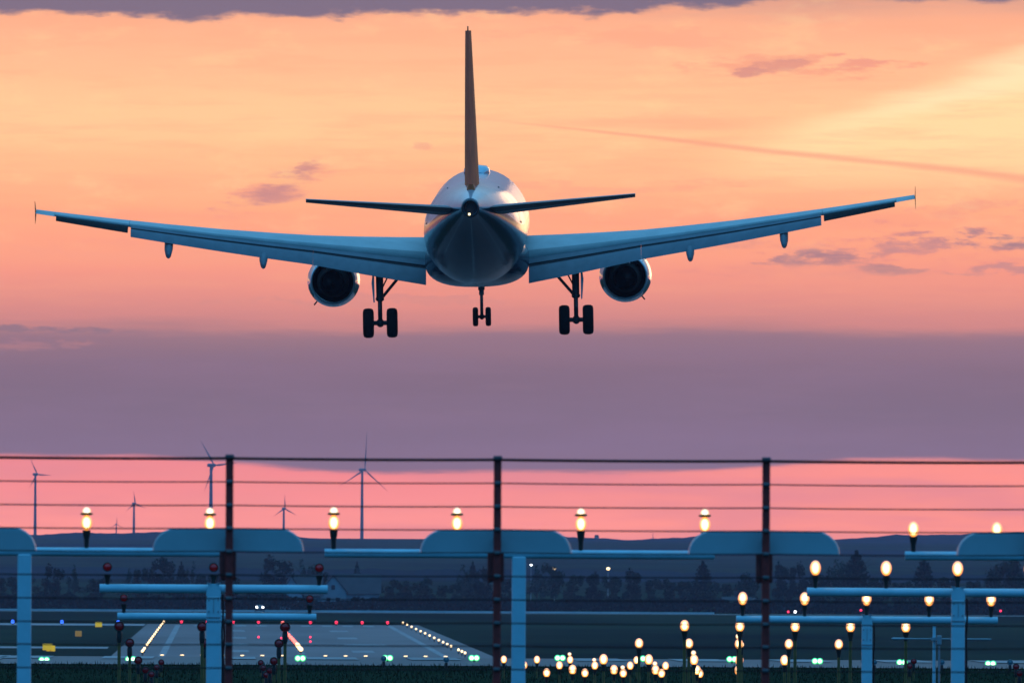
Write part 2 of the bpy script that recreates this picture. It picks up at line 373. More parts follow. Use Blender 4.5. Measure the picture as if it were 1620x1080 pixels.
def tag(o, label, cat, group=None, kind=None):
    if label: o['label'] = label
    if cat: o['category'] = cat
    if group: o['group'] = group
    if kind: o['kind'] = kind
    return o
def thing(name, label, cat, loc=(0, 0, 0), group=None):
    o = bpy.data.objects.new(name, None); col.objects.link(o); o.location = loc
    o.empty_display_size = 0.2
    return tag(o, label, cat, group)
def dup(root, loc=None, label=None):
    r = root.copy(); col.objects.link(r)
    if loc is not None: r.location = loc
    if label: r['label'] = label
    for ch in root.children:
        c_ = ch.copy(); col.objects.link(c_); c_.parent = r
        for g in ch.children:
            d = g.copy(); col.objects.link(d); d.parent = c_
    return r
ORD = ['first', 'second', 'third', 'fourth', 'fifth', 'sixth', 'seventh', 'eighth', 'ninth', 'tenth', 'eleventh', 'twelfth', 'thirteenth', 'fourteenth', 'fifteenth', 'sixteenth', 'seventeenth', 'eighteenth', 'nineteenth', 'twentieth']

# ------------------------------------------------------------------ terrain
PROF = [(-300, -1.7), (0, -1.7), (139, -1.75), (180, -2.1), (210, -2.6), (240, -3.0), (270, -3.3), (300, -3.55), (330, -3.75), (360, -3.9), (390, -4.02),
        (420, -4.1), (450, -4.15), (480, -4.18), (515, -4.2), (540, -4.27), (600, -4.85), (700, -5.9), (1000, -9.0), (1300, -12.0), (1600, -14.3), (1850, -15.2), (2000, -15.2),
        (2300, -15.1), (2620, -15.05), (2720, -14.95), (2820, -14.6), (2900, -14.35), (3000, -14.2), (3300, -13.8), (4200, -12.5), (5500, -10.5), (7000, -6.0), (8200, -1.5), (9000, 0.5), (9600, 1.0), (11500, -2)]
def gz(Y):
    for (a, za), (b, zb) in zip(PROF, PROF[1:]):
        if a <= Y <= b: return CAMZ + za + (zb - za) * (Y - a) / (b - a)
    return CAMZ + PROF[-1][1]
CX = (355.5 - VPX) * 0 + 242900 / F          # runway centreline, metres right of the camera
def sheet(name, X0, X1, ys, material, lift=0.0, nx=1, rough=0.0):
    mb = MB(); rows = []
    for Y in ys:
        rows.append([(X0 + (X1 - X0) * i / nx, Y, gz(Y) + lift + (rough * mnoise.noise(Vector((i * 7.3, Y * 0.01, 0))) if rough else 0)) for i in range(nx + 1)])
    vs = [p for r in rows for p in r]; fs = []
    n = nx + 1
    for i in range(len(rows) - 1):
        for j in range(nx): fs.append((i * n + j, i * n + j + 1, (i + 1) * n + j + 1, (i + 1) * n + j))
    mb.add(vs, fs, True)
    o = mb.build(name, material); o['kind'] = 'structure'
    return o
ysg = sorted(set([-300, -100] + list(range(0, 700, 10)) + list(range(700, 3100, 25)) + list(range(3100, 11501, 150))))
sheet('ground', -3500, 3500, ysg, 'grass_ground')
ysr = list(range(496, 700, 6)) + list(range(700, 2650, 20))
mb = MB(); vs = []
for Y in ysr:
    hw = 30.0 if Y < 900 else 26.5 - 2.5 * (Y - 900) / 1750
    vs += [(CX - hw, Y, gz(Y) + 0.03), (CX + hw, Y, gz(Y) + 0.03)]
mb.add(vs, [(2 * i, 2 * i + 1, 2 * i + 3, 2 * i + 2) for i in range(len(ysr) - 1)], True)
o = mb.build('runway', 'asphalt'); o['kind'] = 'structure'
sheet('taxiway', -130, CX - 24.3, [2585, 2600, 2620, 2640], 'taxi_asphalt', 0.04)
sheet('taxiway', -130, CX - 26.5, [2060, 2075, 2092], 'taxi_asphalt', 0.04)
# painted markings: side stripes, centreline dashes, threshold bars of the far end, touchdown marks
mb = MB()
def stripe(x0, x1, y0, y1):
    ys = [y0] + [Y for Y in ysr if y0 < Y < y1] + [y1]
    vs = []
    for Y in ys: vs += [(CX + x0, Y, gz(Y) + 0.055), (CX + x1, Y, gz(Y) + 0.055)]
    mb.add(vs, [(2 * i, 2 * i + 1, 2 * i + 3, 2 * i + 2) for i in range(len(ys) - 1)])
for sx in (-18.9, 18.0): stripe(sx, sx + 0.9, 510, 2610)
for k in range(42): stripe(-0.45, 0.45, 580 + 50 * k, 610 + 50 * k)
for k in range(4):
    for sgn in (-1, 1):
        a = sgn * (3.0 + 3.6 * k); stripe(min(a, a + sgn * 1.8), max(a, a + sgn * 1.8), 2580, 2612)
for Y0, w_ in ((2440, 3), (2270, 3), (2130, 6), (2010, 3)):
    for sgn in (-1, 1):
        a = sgn * 7.0; stripe(min(a, a + sgn * w_), max(a, a + sgn * w_), Y0, Y0 + 35)
for k in range(6):
    for sgn in (-1, 1):
        a = sgn * (2.0 + 3.6 * k); stripe(min(a, a + sgn * 1.8), max(a, a + sgn * 1.8), 520, 536)
o = mb.build('runway_markings', 'marking'); o['kind'] = 'structure'

# hills with a wooded skyline, far off
def hills(name, Y0, depth, xs, top, seed, material):
    mb = MB(); rows = [[], [], [], []]
    for X in xs:
        zt = top(X, seed)
        for r_, (yy, k) in zip(rows, ((Y0 - depth, 0.0), (Y0 - depth * 0.4, 0.55), (Y0, 1.0), (Y0 + depth, 0.3))):
            zb = gz(yy) - 1.0
            r_.append((X, yy + 40 * mnoise.noise(Vector((X * 0.01, seed, k))), zb + (zt - zb) * k))
    n = len(xs); vs = [p for r in rows for p in r]
    fs = [(i * n + j, i * n + j + 1, (i + 1) * n + j + 1, (i + 1) * n + j) for i in range(3) for j in range(n - 1)]
    mb.add(vs, fs, False)
    o = mb.build(name, material); o['kind'] = 'structure'
def ridge(X, s):
    px = VPX + X * F / 9000
    keys = [(-600, 846), (0, 846), (60, 847), (130, 843), (200, 844), (300, 842), (400, 846), (490, 852), (540, 853), (600, 854), (640, 857), (720, 852), (800, 850), (900, 851), (960, 852), (1000, 855), (1060, 852), (1110, 849), (1200, 852), (1300, 856), (1340, 853), (1400, 848), (1500, 846), (1620, 843), (2200, 845)]
    py = keys[0][1]
    for (a, pa), (b, pb) in zip(keys, keys[1:]):
        if a <= px <= b: py = pa + (pb - pa) * (px - a) / (b - a)
        elif px > b: py = pb
    py += 0.0053 * (810 - px) * 1.0 * -1 if False else 0
    z = at(max(-700, min(2300, px)), py, 9000).z
    return z + 0.5 + 0.9 * mnoise.noise(Vector((X * 0.035, s, 0))) + 0.8 * mnoise.noise(Vector((X * 0.11, s, 5))) + 0.45 * mnoise.noise(Vector((X * 0.35, s, 9)))
xs = [-900 + 3.0 * i for i in range(720)]
hills('hills', 9000, 500, xs, ridge, 2.0, 'hill')
def ridge2(X, s):
    return CAMZ - 3.2 + 2.2 * mnoise.noise(Vector((X * 0.004, s, 0))) + 0.5 * mnoise.noise(Vector((X * 0.06, s, 5))) + 0.4 * mnoise.noise(Vector((X * 0.2, s, 8)))
hills('hills', 7200, 380, [-700 + 3.0 * i for i in range(560)], ridge2, 8.0, 'hill')
def ridge3(X, s):
    return CAMZ - 9.0 + 1.6 * mnoise.noise(Vector((X * 0.008, s, 0))) + 0.7 * mnoise.noise(Vector((X * 0.08, s, 5))) + 0.5 * mnoise.noise(Vector((X * 0.3, s, 8)))
hills('hills', 4600, 160, [-500 + 2.0 * i for i in range(560)], ridge3, 4.0, 'hill')

# short grass on the crest before the runway
rg = random.Random(3); mb = MB()
for i in range(16000):
    Y = 496 - 120 * (rg.random() ** 1.6); X = -9 + 40 * rg.random()
    h = 0.06 + 0.12 * rg.random() ** 2; a = rg.random() * math.pi; wd = 0.012 + 0.02 * rg.random()
    z = gz(Y) - 0.01; lx, ly = (rg.random() - 0.5) * 0.1, (rg.random() - 0.5) * 0.1
    mb.add([(X - wd * math.cos(a), Y - wd * math.sin(a), z), (X + wd * math.cos(a), Y + wd * math.sin(a), z), (X + lx, Y + ly, z + h)], [(0, 1, 2)])
o = mb.build('grass', 'grass_blade'); tag(o, 'dark short grass in front of the runway threshold', 'grass', kind='stuff')

# ------------------------------------------------------------------ airliner
def airliner():
    A = thing('airliner', 'white twin engine airliner with orange tail fin, landing with its wheels down', 'airliner')
    def S(s): return 18.0 - s                       # station from the nose -> local y
    FUS = [(0.0, -.62, .03, .03), (.12, -.60, .22, .22), (.5, -.53, .58, .58), (1.2, -.42, 1.0, 1.0), (2.3, -.25, 1.46, 1.46), (3.6, -.1, 1.77, 1.82), (5.2, -.02, 1.93, 2.0), (7, 0, 1.975, 2.07),
           (12, 0, 1.975, 2.07), (18, 0, 1.975, 2.07), (23, 0, 1.975, 2.07), (24.6, .02, 1.965, 2.05), (26.3, .08, 1.91, 1.98), (28, .2, 1.78, 1.85), (30, .42, 1.55, 1.6), (32, .67, 1.25, 1.3), (34, .92, .90, .96), (35.6, 1.09, .61, .66), (36.7, 1.18, .42, .46), (37.2, 1.21, .35, .37)]
    n = 48
    def ring(s, zc, hw, hh, k=n): return [(hw * math.sin(2 * math.pi * j / k), S(s), zc + hh * math.cos(2 * math.pi * j / k)) for j in range(k)]
    fus = MB().loft([ring(*t) for t in FUS]).build('fuselage', 'fuselage_colour', A)
    tcn = MB().lathe([(.35, -0.02), (.345, .2), (.31, .38), (.27, .40), (.24, .30), (.20, .05)], (0, S(37.2), 1.21), 'Y', 28, M=Matrix.Identity(4))
    for i, v in enumerate(tcn.v): tcn.v[i] = (v[0], 2 * S(37.2) - v[1], v[2])
    tcn.build('exhaust_cone', 'tail_metal', fus)
    MB().bbox((-.04, S(37.62), .98), (.085, .06, .085), .012).build('tail_light', 'tail_lamp', fus)
    # belly fairing: boxy bulge under the wing
    def sup(s, zc, hw, hh, p=2.6, k=40):
        out = []
        for j in range(k):
            a = 2 * math.pi * j / k; cs, sn = math.cos(a), math.sin(a)
            out.append((hw * math.copysign(abs(sn) ** (2 / p), sn), S(s), zc + hh * math.copysign(abs(cs) ** (2 / p), cs)))
        return out
    MB().loft([sup(10.2, -1.3, .5, .5), sup(11.2, -1.3, 1.5, .82), sup(12.6, -1.28, 1.95, .97), sup(15, -1.26, 2.03, 1.04), sup(18.5, -1.26, 2.03, 1.04), sup(20.0, -1.24, 1.92, .98), sup(21.4, -1.2, 1.6, .86), sup(22.8, -1.2, .9, .7)]).build('belly_fairing', 'fuselage_colour', fus)
    MB().loft([[(x * k, S(14.2 + dy_), 2.02 + z * k2) for x, z in ((-.52, 0), (-.50, .20), (-.38, .31), (0, .36), (.38, .31), (.50, .20), (.52, 0))] for dy_, k, k2 in ((-1.0, .5, .25), (-.6, .9, .8), (0, 1, 1), (.7, .95, .85), (1.3, .5, .2))]).build('antenna_dome', 'aircraft_white', fus)
    for yy in (9.0, 21.0): MB().box((0, S(yy), 2.2), (.03, .3, .34), taper=.5).build('blade_antenna', 'aircraft_grey', fus)
    for sgn in (-1, 1):                              # outline of the rear doors
        def dp(s_, a, k=1.006):
            f_ = (s_ - 26.3) / 1.7
            hw, hh, zc = 1.91 - .13 * f_, 1.98 - .13 * f_, .08 + .12 * f_
            return (sgn * hw * math.sin(a) * k, S(s_), zc + hh * math.cos(a) * k)
        dl = MB(); na = 8
        out = [dp(27.0, .55 + .9 * q / na) for q in range(na + 1)] + [dp(27.8, .55 + .9 * (na - q) / na) for q in range(na + 1)]
        inn = [dp(27.05, .58 + .84 * q / na) for q in range(na + 1)] + [dp(27.75, .58 + .84 * (na - q) / na) for q in range(na + 1)]
        m_ = len(out)
        dl.add(out + inn, [(q, (q + 1) % m_, m_ + (q + 1) % m_, m_ + q) for q in range(m_)])
        dl.build('door_outline', 'slot_dark', fus)
    # airfoil sections
    def foil(t, camber=0.02, x0=0.0, x1=1.0, m=12):
        def yt(x): return 5 * t * (.2969 * math.sqrt(max(x, 0)) - .126 * x - .3516 * x * x + .2843 * x ** 3 - .1036 * x ** 4)
        def yc(x): return camber * 4 * x * (1 - x)
        xs_ = [x0 + (x1 - x0) * (1 - math.cos(math.pi * i / m)) / 2 for i in range(m + 1)]
        return [(x, yc(x) + yt(x)) for x in xs_] + [(x, yc(x) - yt(x)) for x in reversed(xs_)]
    def wring(prof, x, s_le, z_le, chord, inc):
        out = []
        ca, sa = math.cos(R(inc)), math.sin(R(inc))
        for u, v in prof:
            a, b = (u - .25) * chord, v * chord
            out.append((x, S(s_le + .25 * chord + a * ca + b * sa), z_le - a * sa + b * ca))
        return out
    def wz(x): return -1.02 + .0905 * (x - 1.9) + .0026 * (x - 1.9) ** 2
    def wpar(x):
        if x <= 6.4:
            k = (x - 1.9) / 4.5; le = 12.25 + 2.35 * k; te = 18.75 - .05 * k
        else:
            k = (x - 6.4) / 10.6; le = 14.6 + 5.5 * k; te = 18.7 + 3.0 * k
        inc = 5.2 - 3.9 * (x - 1.9) / 15.1 if x > 1.9 else 5.2
        t = .15 - .045 * min(1, (x - 1.9) / 8)
        return le, te - le, inc, t
    def wsec(x, x1):
        le, ch, inc, t = wpar(x)
        return wring(foil(t, .018, 0, x1), x, le, wz(x), ch, inc)
    FL = 0.74
    for sgn, side in ((-1, 'port'), (1, 'starboard')):
        Mm = Matrix.Scale(sgn, 4, Vector((1, 0, 0)))
        wb = MB()
        xs1 = [.8, 1.9, 3.2, 4.8, 6.4, 8, 10, 12, 13.45]
        wb.loft([wsec(x, FL) for x in xs1], True, Mm)
        wb.loft([wsec(x, .76) for x in (13.46, 14.5, 15.5, 16.3)], True, Mm)
        wb.loft([wsec(x, 1.0) for x in (16.31, 16.7, 17.02)], True, Mm)
        wing = wb.build('wing', 'wing_paint', A)
        wing['label'] = side + ' wing'
        def seg(x0, x1, u0, u1, ang, dz_, dy_, tk, name, m_, steps=4, u1b=None):
            b = MB(); rs = []
            for i in range(steps + 1):
                x = x0 + (x1 - x0) * i / steps
                le, ch, inc, t = wpar(x); cf = (u1 + ((u1b or u1) - u1) * i / steps - u0) * ch
                ca, sa = math.cos(R(inc)), math.sin(R(inc))
                a = (u0 - .25) * ch; b0 = .018 * 4 * u0 * (1 - u0) * ch
                hy = le + .25 * ch + a * ca + b0 * sa + dy_ * ch; hz = wz(x) - a * sa + b0 * ca + dz_ * ch
                rs.append(wring(foil(tk, .03), x, hy - 0, hz, cf, inc + ang) if False else [
                    (x, S(hy + u * cf * math.cos(R(inc + ang)) + v * cf * math.sin(R(inc + ang))), hz - u * cf * math.sin(R(inc + ang)) + v * cf * math.cos(R(inc + ang))) for u, v in foil(tk, .03)])
            b.loft(rs, True, Mm); return b.build(name, m_, wing)
        for x0, x1, ua, ub in ((2.0, 6.392, .955, .985), (6.396, 13.40, .985, 1.01)):
            seg(x0, x1, .68, .80, 6, -.018, .0, .20, 'slot_shade', 'slot_dark')  # dark strip standing in for shade in the slot behind the wing
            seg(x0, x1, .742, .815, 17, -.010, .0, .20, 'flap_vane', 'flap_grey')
            seg(x0, x1, .775, .86, 30, -.030, .0, .20, 'vane_gap_shade', 'slot_dark')  # second dark strip, for the shade between vane and flap
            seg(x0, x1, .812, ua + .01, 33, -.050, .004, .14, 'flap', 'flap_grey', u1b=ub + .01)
        seg(13.5, 16.25, .765, 1.08, 15, -.022, .004, .15, 'aileron', 'aileron_shade')
        # flap track fairings
        for x in (8.3, 11.95):
            le, ch, inc, t = wpar(x); b = MB()
            zb = wz(x)
            path = [(le + .35 * ch, zb - .22, .03, .03), (le + .5 * ch, zb - .36, .13, .14), (le + .75 * ch, zb - .56, .17, .22), (le + .95 * ch, zb - .74, .16, .24), (le + 1.05 * ch, zb - .90, .12, .20), (le + 1.11 * ch, zb - 1.0, .04, .08)]
            b.loft([[(x + hw * math.sin(2 * math.pi * j / 14), S(s_), zc + hh * math.cos(2 * math.pi * j / 14)) for j in range(14)] for s_, zc, hw, hh in path], True, Mm)
            b.build('flap_track_fairing', 'flap_grey', wing)
        b = MB()                                   # wing tip fence
        le, ch, inc, t = wpar(17.0); z0 = wz(17.0)
        out = [(le + .2, 0), (le + 1.35, .42), (le + 1.6, .46), (le + 1.4, 0), (le + 1.6, -.42), (le + 1.35, -.38)]
        b.loft([[(17.04 + dx_, S(a), z0 + h) for a, h in out] for dx_ in (0, .012)], True, Mm, smooth=False)
        b.build('wing_tip_fence', 'fin_orange', wing)
        # engine
        E = bpy.data.objects.new('engine', None); col.objects.link(E); E.parent = A; E['label'] = side + ' engine'
        ex, ez = sgn * 5.75, -2.16
        prof = [(.78, 0), (.86, -.03), (.93, .15), (1.0, .6), (1.04, 1.3), (1.03, 2.0), (.97, 2.7), (.90, 3.3), (.86, 3.5), (.82, 3.5), (.80, 3.2), (.84, 2.4), (.86, 1.6)]
        def lath(prof, m_, name, par):
            b = MB()
            b.loft([[(ex + r * math.cos(2 * math.pi * k / 40), S(9.6 + h), ez + r * math.sin(2 * math.pi * k / 40)) for k in range(40)] for r, h in prof], False)
            return b.build(name, m_, par)
        lath(prof, 'nacelle', 'nacelle', E)
        lath([(.0001, 1.5), (.85, 1.5)], 'nozzle', 'fan_duct', E)
        lath([(.60, 1.6), (.64, 2.6), (.60, 3.6), (.50, 4.3), (.47, 4.5), (.44, 4.5), (.44, 3.6)], 'nozzle', 'exhaust_nozzle', E)
        lath([(.40, 3.5), (.30, 4.2), (.15, 4.9), (.001, 5.15)], 'nozzle', 'exhaust_plug', E)
        b = MB()
        b.loft([[(ex - .13 * k, S(s_), z_), (ex + .13 * k, S(s_), z_), (ex + .13 * k, S(s_), z2), (ex - .13 * k, S(s_), z2)] for s_, z_, z2, k in ((10.6, ez + .9, ez + 1.05, .5), (12.2, ez + .85, ez + 1.42, 1.3), (14.4, ez + .55, ez + 1.5, 1.5), (16.0, ez + .72, ez + 1.45, 1.2), (17.2, ez + 1.0, ez + 1.35, .4))], smooth=False)
        b.build('pylon', 'aircraft_grey', E)
        b = MB(); a_ = R(40)
        pr = [(math.cos(a_) * r * sgn + ex, S(s_), ez + math.sin(a_) * r) for r, s_ in ((1.02, 11.9), (1.0, 12.9), (1.34, 12.6), (1.28, 12.3))]
        b.loft([pr, [(p[0], p[1], p[2] + .03) for p in pr]], smooth=False); b.build('strake', 'aircraft_grey', E)
        b = MB(); b.tube((ex + .55 * sgn * -1 + 1.2 * sgn, S(12.4), ez - .78), (ex + .7 * sgn + .05 * sgn, S(12.5), ez - .9), .03); b.build('drain_mast', 'gear_steel', E)
        # horizontal tail
        tb = MB(); hb = MB()
        def hsec(x, u0, u1):
            k = (x - .4) / 5.85; le = 31.2 + 3.95 * k; ch = 3.9 - 2.5 * k
            return wring([(u, -v) for u, v in foil(.105, .008, u0, u1)], x, le, .98 + (x - .4) * .098, ch, -3.3)
        tb.loft([hsec(x, 0, .69) for x in (.4, 2.2, 4.2, 5.6)] + [hsec(5.95, 0, .69), hsec(6.22, .1, .69)], True, Mm)
        hb.loft([hsec(x, .70, 1.0) for x in (.75, 2.4, 4.4, 5.7, 6.2)], True, Mm)
        tp = tb.build('tailplane', 'tailplane_grey', A); tp['label'] = side + ' tailplane'
        hb.build('elevator', 'elevator_shade', tp)
        # main gear
        G = bpy.data.objects.new('main_landing_gear', None); col.objects.link(G); G.parent = A; G['label'] = side + ' main landing gear'
        gx, gy, wzc = sgn * 3.82, S(17.75), -3.66
        b = MB()
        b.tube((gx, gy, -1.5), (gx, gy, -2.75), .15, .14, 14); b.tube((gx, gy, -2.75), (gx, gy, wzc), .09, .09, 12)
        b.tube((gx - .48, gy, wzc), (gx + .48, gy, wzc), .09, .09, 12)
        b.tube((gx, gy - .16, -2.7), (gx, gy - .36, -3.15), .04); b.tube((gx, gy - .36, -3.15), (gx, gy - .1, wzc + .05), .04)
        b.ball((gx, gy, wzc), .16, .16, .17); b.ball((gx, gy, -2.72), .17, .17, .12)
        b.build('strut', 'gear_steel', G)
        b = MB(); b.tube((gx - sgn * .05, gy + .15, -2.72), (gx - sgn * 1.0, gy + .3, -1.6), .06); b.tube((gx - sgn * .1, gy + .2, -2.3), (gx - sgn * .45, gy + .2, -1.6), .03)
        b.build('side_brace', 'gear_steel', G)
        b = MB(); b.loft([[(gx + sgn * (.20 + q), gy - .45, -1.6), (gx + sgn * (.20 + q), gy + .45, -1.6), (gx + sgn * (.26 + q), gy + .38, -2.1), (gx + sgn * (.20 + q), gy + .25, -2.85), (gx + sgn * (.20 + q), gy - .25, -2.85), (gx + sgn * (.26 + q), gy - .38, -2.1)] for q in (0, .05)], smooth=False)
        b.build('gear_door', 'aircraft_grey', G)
        for k in (-1, 1):
            b = MB(); h = .215
            b.lathe([(.20, -h * .5), (.27, -h * .82), (.44, -h * .98), (.53, -h * .86), (.572, -h * .5), (.58, 0), (.572, h * .5), (.53, h * .86), (.44, h * .98), (.27, h * .82), (.20, h * .5)], (gx + k * .463, gy, wzc), 'X', 28)
            b.build('wheel', 'rubber', G)
    # fin and rudder
    def fsec(z, u0, u1):
        k = (z - 1.75) / 6.1; le = 28.6 + 5.35 * k; ch = 6.0 - 3.9 * k
        return [(v * ch, S(le + u * ch), z) for u, v in foil(.094 + .012 * k, 0, u0, u1)]
    fb = MB().loft([fsec(z, 0, .66) for z in (1.5, 3, 4.5, 6, 7.4)] + [fsec(7.75, .0, .66), fsec(7.85, .06, .66)])
    fin = fb.build('tail_fin', 'fin_orange', A)
    MB().loft([fsec(z, .665, 1.0) for z in (1.75, 3, 4.5, 6, 7.4, 7.84)]).build('rudder', 'fin_rudder', fin)
    MB().loft([[(x * k, S(s_), z) for x, z in ((-.42, 1.55), (-.24, 1.75), (-.12, 2.05), (.12, 2.05), (.24, 1.75), (.42, 1.55))] for s_, k in ((28.5, .4), (30, 1.0), (32.6, 1.05), (34.6, .7))]).build('fin_fillet', 'fin_orange', fin)
    MB().tube((0, S(35.4), 7.8), (0, S(35.5), 8.02), .025).build('lightning_rod', 'gear_steel', fin)
    # nose gear
    G = bpy.data.objects.new('nose_landing_gear', None); col.objects.link(G); G.parent = A
    gy, wzc = S(5.1), -3.86
    b = MB(); b.tube((0, gy, -1.7), (0, gy, -3.0), .11, .10, 12); b.tube((0, gy, -3.0), (0, gy, wzc), .065, .065, 10); b.tube((-.28, gy, wzc), (.28, gy, wzc), .06, .06, 10)
    b.tube((0, gy, -2.8), (0, gy + 1.0, -1.9), .05); b.ball((0, gy, wzc), .10, .10, .12); b.box((0, gy, -2.55), (.26, .16, .5)); b.tube((0, gy - .1, -2.9), (0, gy - .28, -3.3), .04)
    b.build('strut', 'gear_steel', G)
    for k in (-1, 1):
        MB().lathe([(.08, -.06), (.10, .0), (.09, .06), (.03, .08)], (k * .26, gy, -2.42), 'Y', 14).build('taxi_light', 'gear_steel', G)
        b = MB(); h = .11
        b.lathe([(.12, -h * .5), (.18, -h * .85), (.30, -h), (.36, -h * .8), (.38, -h * .3), (.38, h * .3), (.36, h * .8), (.30, h), (.18, h * .85), (.12, h * .5)], (k * .255, gy, wzc), 'X', 24)
        b.build('wheel', 'rubber', G)
        MB().bbox((k * .36, gy + .5, -2.2), (.04, 1.2, .5), .01).build('gear_door', 'aircraft_white', G)
    return A
A = airliner()
P = at(754.0, 360, 581.0)
A.location = P
A.rotation_mode = 'XYZ'
A.rotation_euler = (R(2.6), R(-1.25), R(-1.65))

# ------------------------------------------------------------------ perimeter fence (one thing: posts, wires, boxes, hoods)
FY = 139.0
fz0 = gz(FY)
fence = thing('fence', 'dark red wire fence with rounded hoods across the foreground', 'fence', (0, FY, fz0))
def fx(px): return at(px, 800, FY).x
posts = [-1335, -911, -486, -61, 363, 787, 1212, 1637, 2062, 2487, 2912]
z_top = at(787, 727, FY).z - fz0
WIRES = [727, 764, 801, 837.5, 874, 911, 948, 985, 1021, 1058, 1095]
WZ = [at(787, y, FY).z - fz0 for y in WIRES]
for px in posts:
    X = fx(px)
    b = MB(); b.bbox((X, 0, (z_top + .02) / 2 - .3), (.072, .06, z_top + .62), .008)
    po = b.build('post', 'fence_post', fence)
    b = MB(); b.bbox((X, -.004, z_top + .02), (.084, .075, .035), .006); b.build('post_cap', 'insulator', po)
    for wz_ in WZ[1:]:
        MB().tube((X - .028, -.048, wz_), (X + .028, -.048, wz_), .021, .017, 8).build('insulator', 'insulator', po)
for k, wz_ in enumerate(WZ):
    b = MB(); rr = .0135 if k == 0 else .0065
    for a, c_ in zip(posts, posts[1:]):
        xa, xb = fx(a), fx(c_)
        pts = [(xa + (xb - xa) * q / 8, -.048, wz_ - .006 * (1 - (2 * q / 8 - 1) ** 2)) for q in range(9)]
        for p, q2 in zip(pts, pts[1:]): b.tube(p, q2, rr, rr, 8)
    b.build('wire', 'wire', fence)
for px in posts:
    X = fx(px)
    zt, zb = at(787, 873, FY).z - fz0, at(787, 920, FY).z - fz0
    bx = MB().bbox((X - .012, .075, (zt + zb) / 2), (.155, .09, zt - zb), .015).build('control_box', 'fence_box', fence)
    zt, zb = at(787, 837, FY).z - fz0, at(787, 874, FY).z - fz0
    h = zt - zb; W = 1.41 / 2; rr = h * 1.12
    out = [(-W, zb)] 
    for q in range(0, 11):
        a = math.pi / 2 * q / 10; out.append((-W + rr * .95 * (1 - math.cos(a)), zb + h * math.sin(a)))
    out += [(-x, z) for x, z in reversed(out)]
    b = MB()
    b.loft([[(X - .01 + x * k, .14 + yy, zb + (z - zb) * k2) for x, z in out] for yy, k, k2 in ((0, .985, .97), (.012, .997, .992), (.03, 1, 1), (.17, 1, 1), (.2, .985, .97))], True, smooth=False)
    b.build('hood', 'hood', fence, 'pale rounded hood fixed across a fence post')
    MB().box((X - .01, .086, zb + h * .5), (.05, .116, .06)).build('bracket', 'insulator', fence)

# ------------------------------------------------------------------ approach light masts
def cxr(Y): return CX
def lamp_parts(par, X, Yl, z0, z1, lit, two=False, br=.07, red=False):
    """one lamp on its stem; z0 foot, z1 lamp centre (local to par)"""
    L = MB()
    f_ = z1 - br * 1.15
    L.lathe([(.028, z0), (.030, z0 + (f_ - z0) * .45), (.042, f_ - (f_ - z0) * .3), (.050, f_)], (X, Yl, 0), 'Z', 14)
    body = L.build('lamp', 'lamp_dark', par)
    if lit:
        b = MB(); b.ball((X, Yl, z1), br * .88, br * .88, br * 1.2, 16, 10); b.build('bulb', 'bulb', body)
        if two:
            zt = z1 + br * 1.15
            MB().lathe([(br * .45, zt), (br * .95, zt + .008), (br * .95, zt + .028), (br * .5, zt + .036)], (X, Yl, 0), 'Z', 16).build('collar', 'lamp_ring', body)
            MB().lathe([(br * .68, zt + .037), (br * .66, zt + .06), (br * .5, zt + .085), (br * .2, zt + .099), (.002, zt + .102)], (X, Yl, 0), 'Z', 16).build('bulb', 'bulb_top', body)
    else:
        b = MB(); b.lathe([(.015, .05), (.055, .05), (.068, .0), (.068, -.07), (.062, -.09), (.058, -.075)], (X, Yl, z1), 'Y', 18); b.build('housing', 'lamp_dark', body)
        b = MB(); b.lathe([(.060, -.066), (.048, -.084), (.025, -.094), (.002, -.097)], (X, Yl, z1), 'Y', 18); b.build('lens', 'lamp_red' if red else 'lamp_glass', body)
    return body

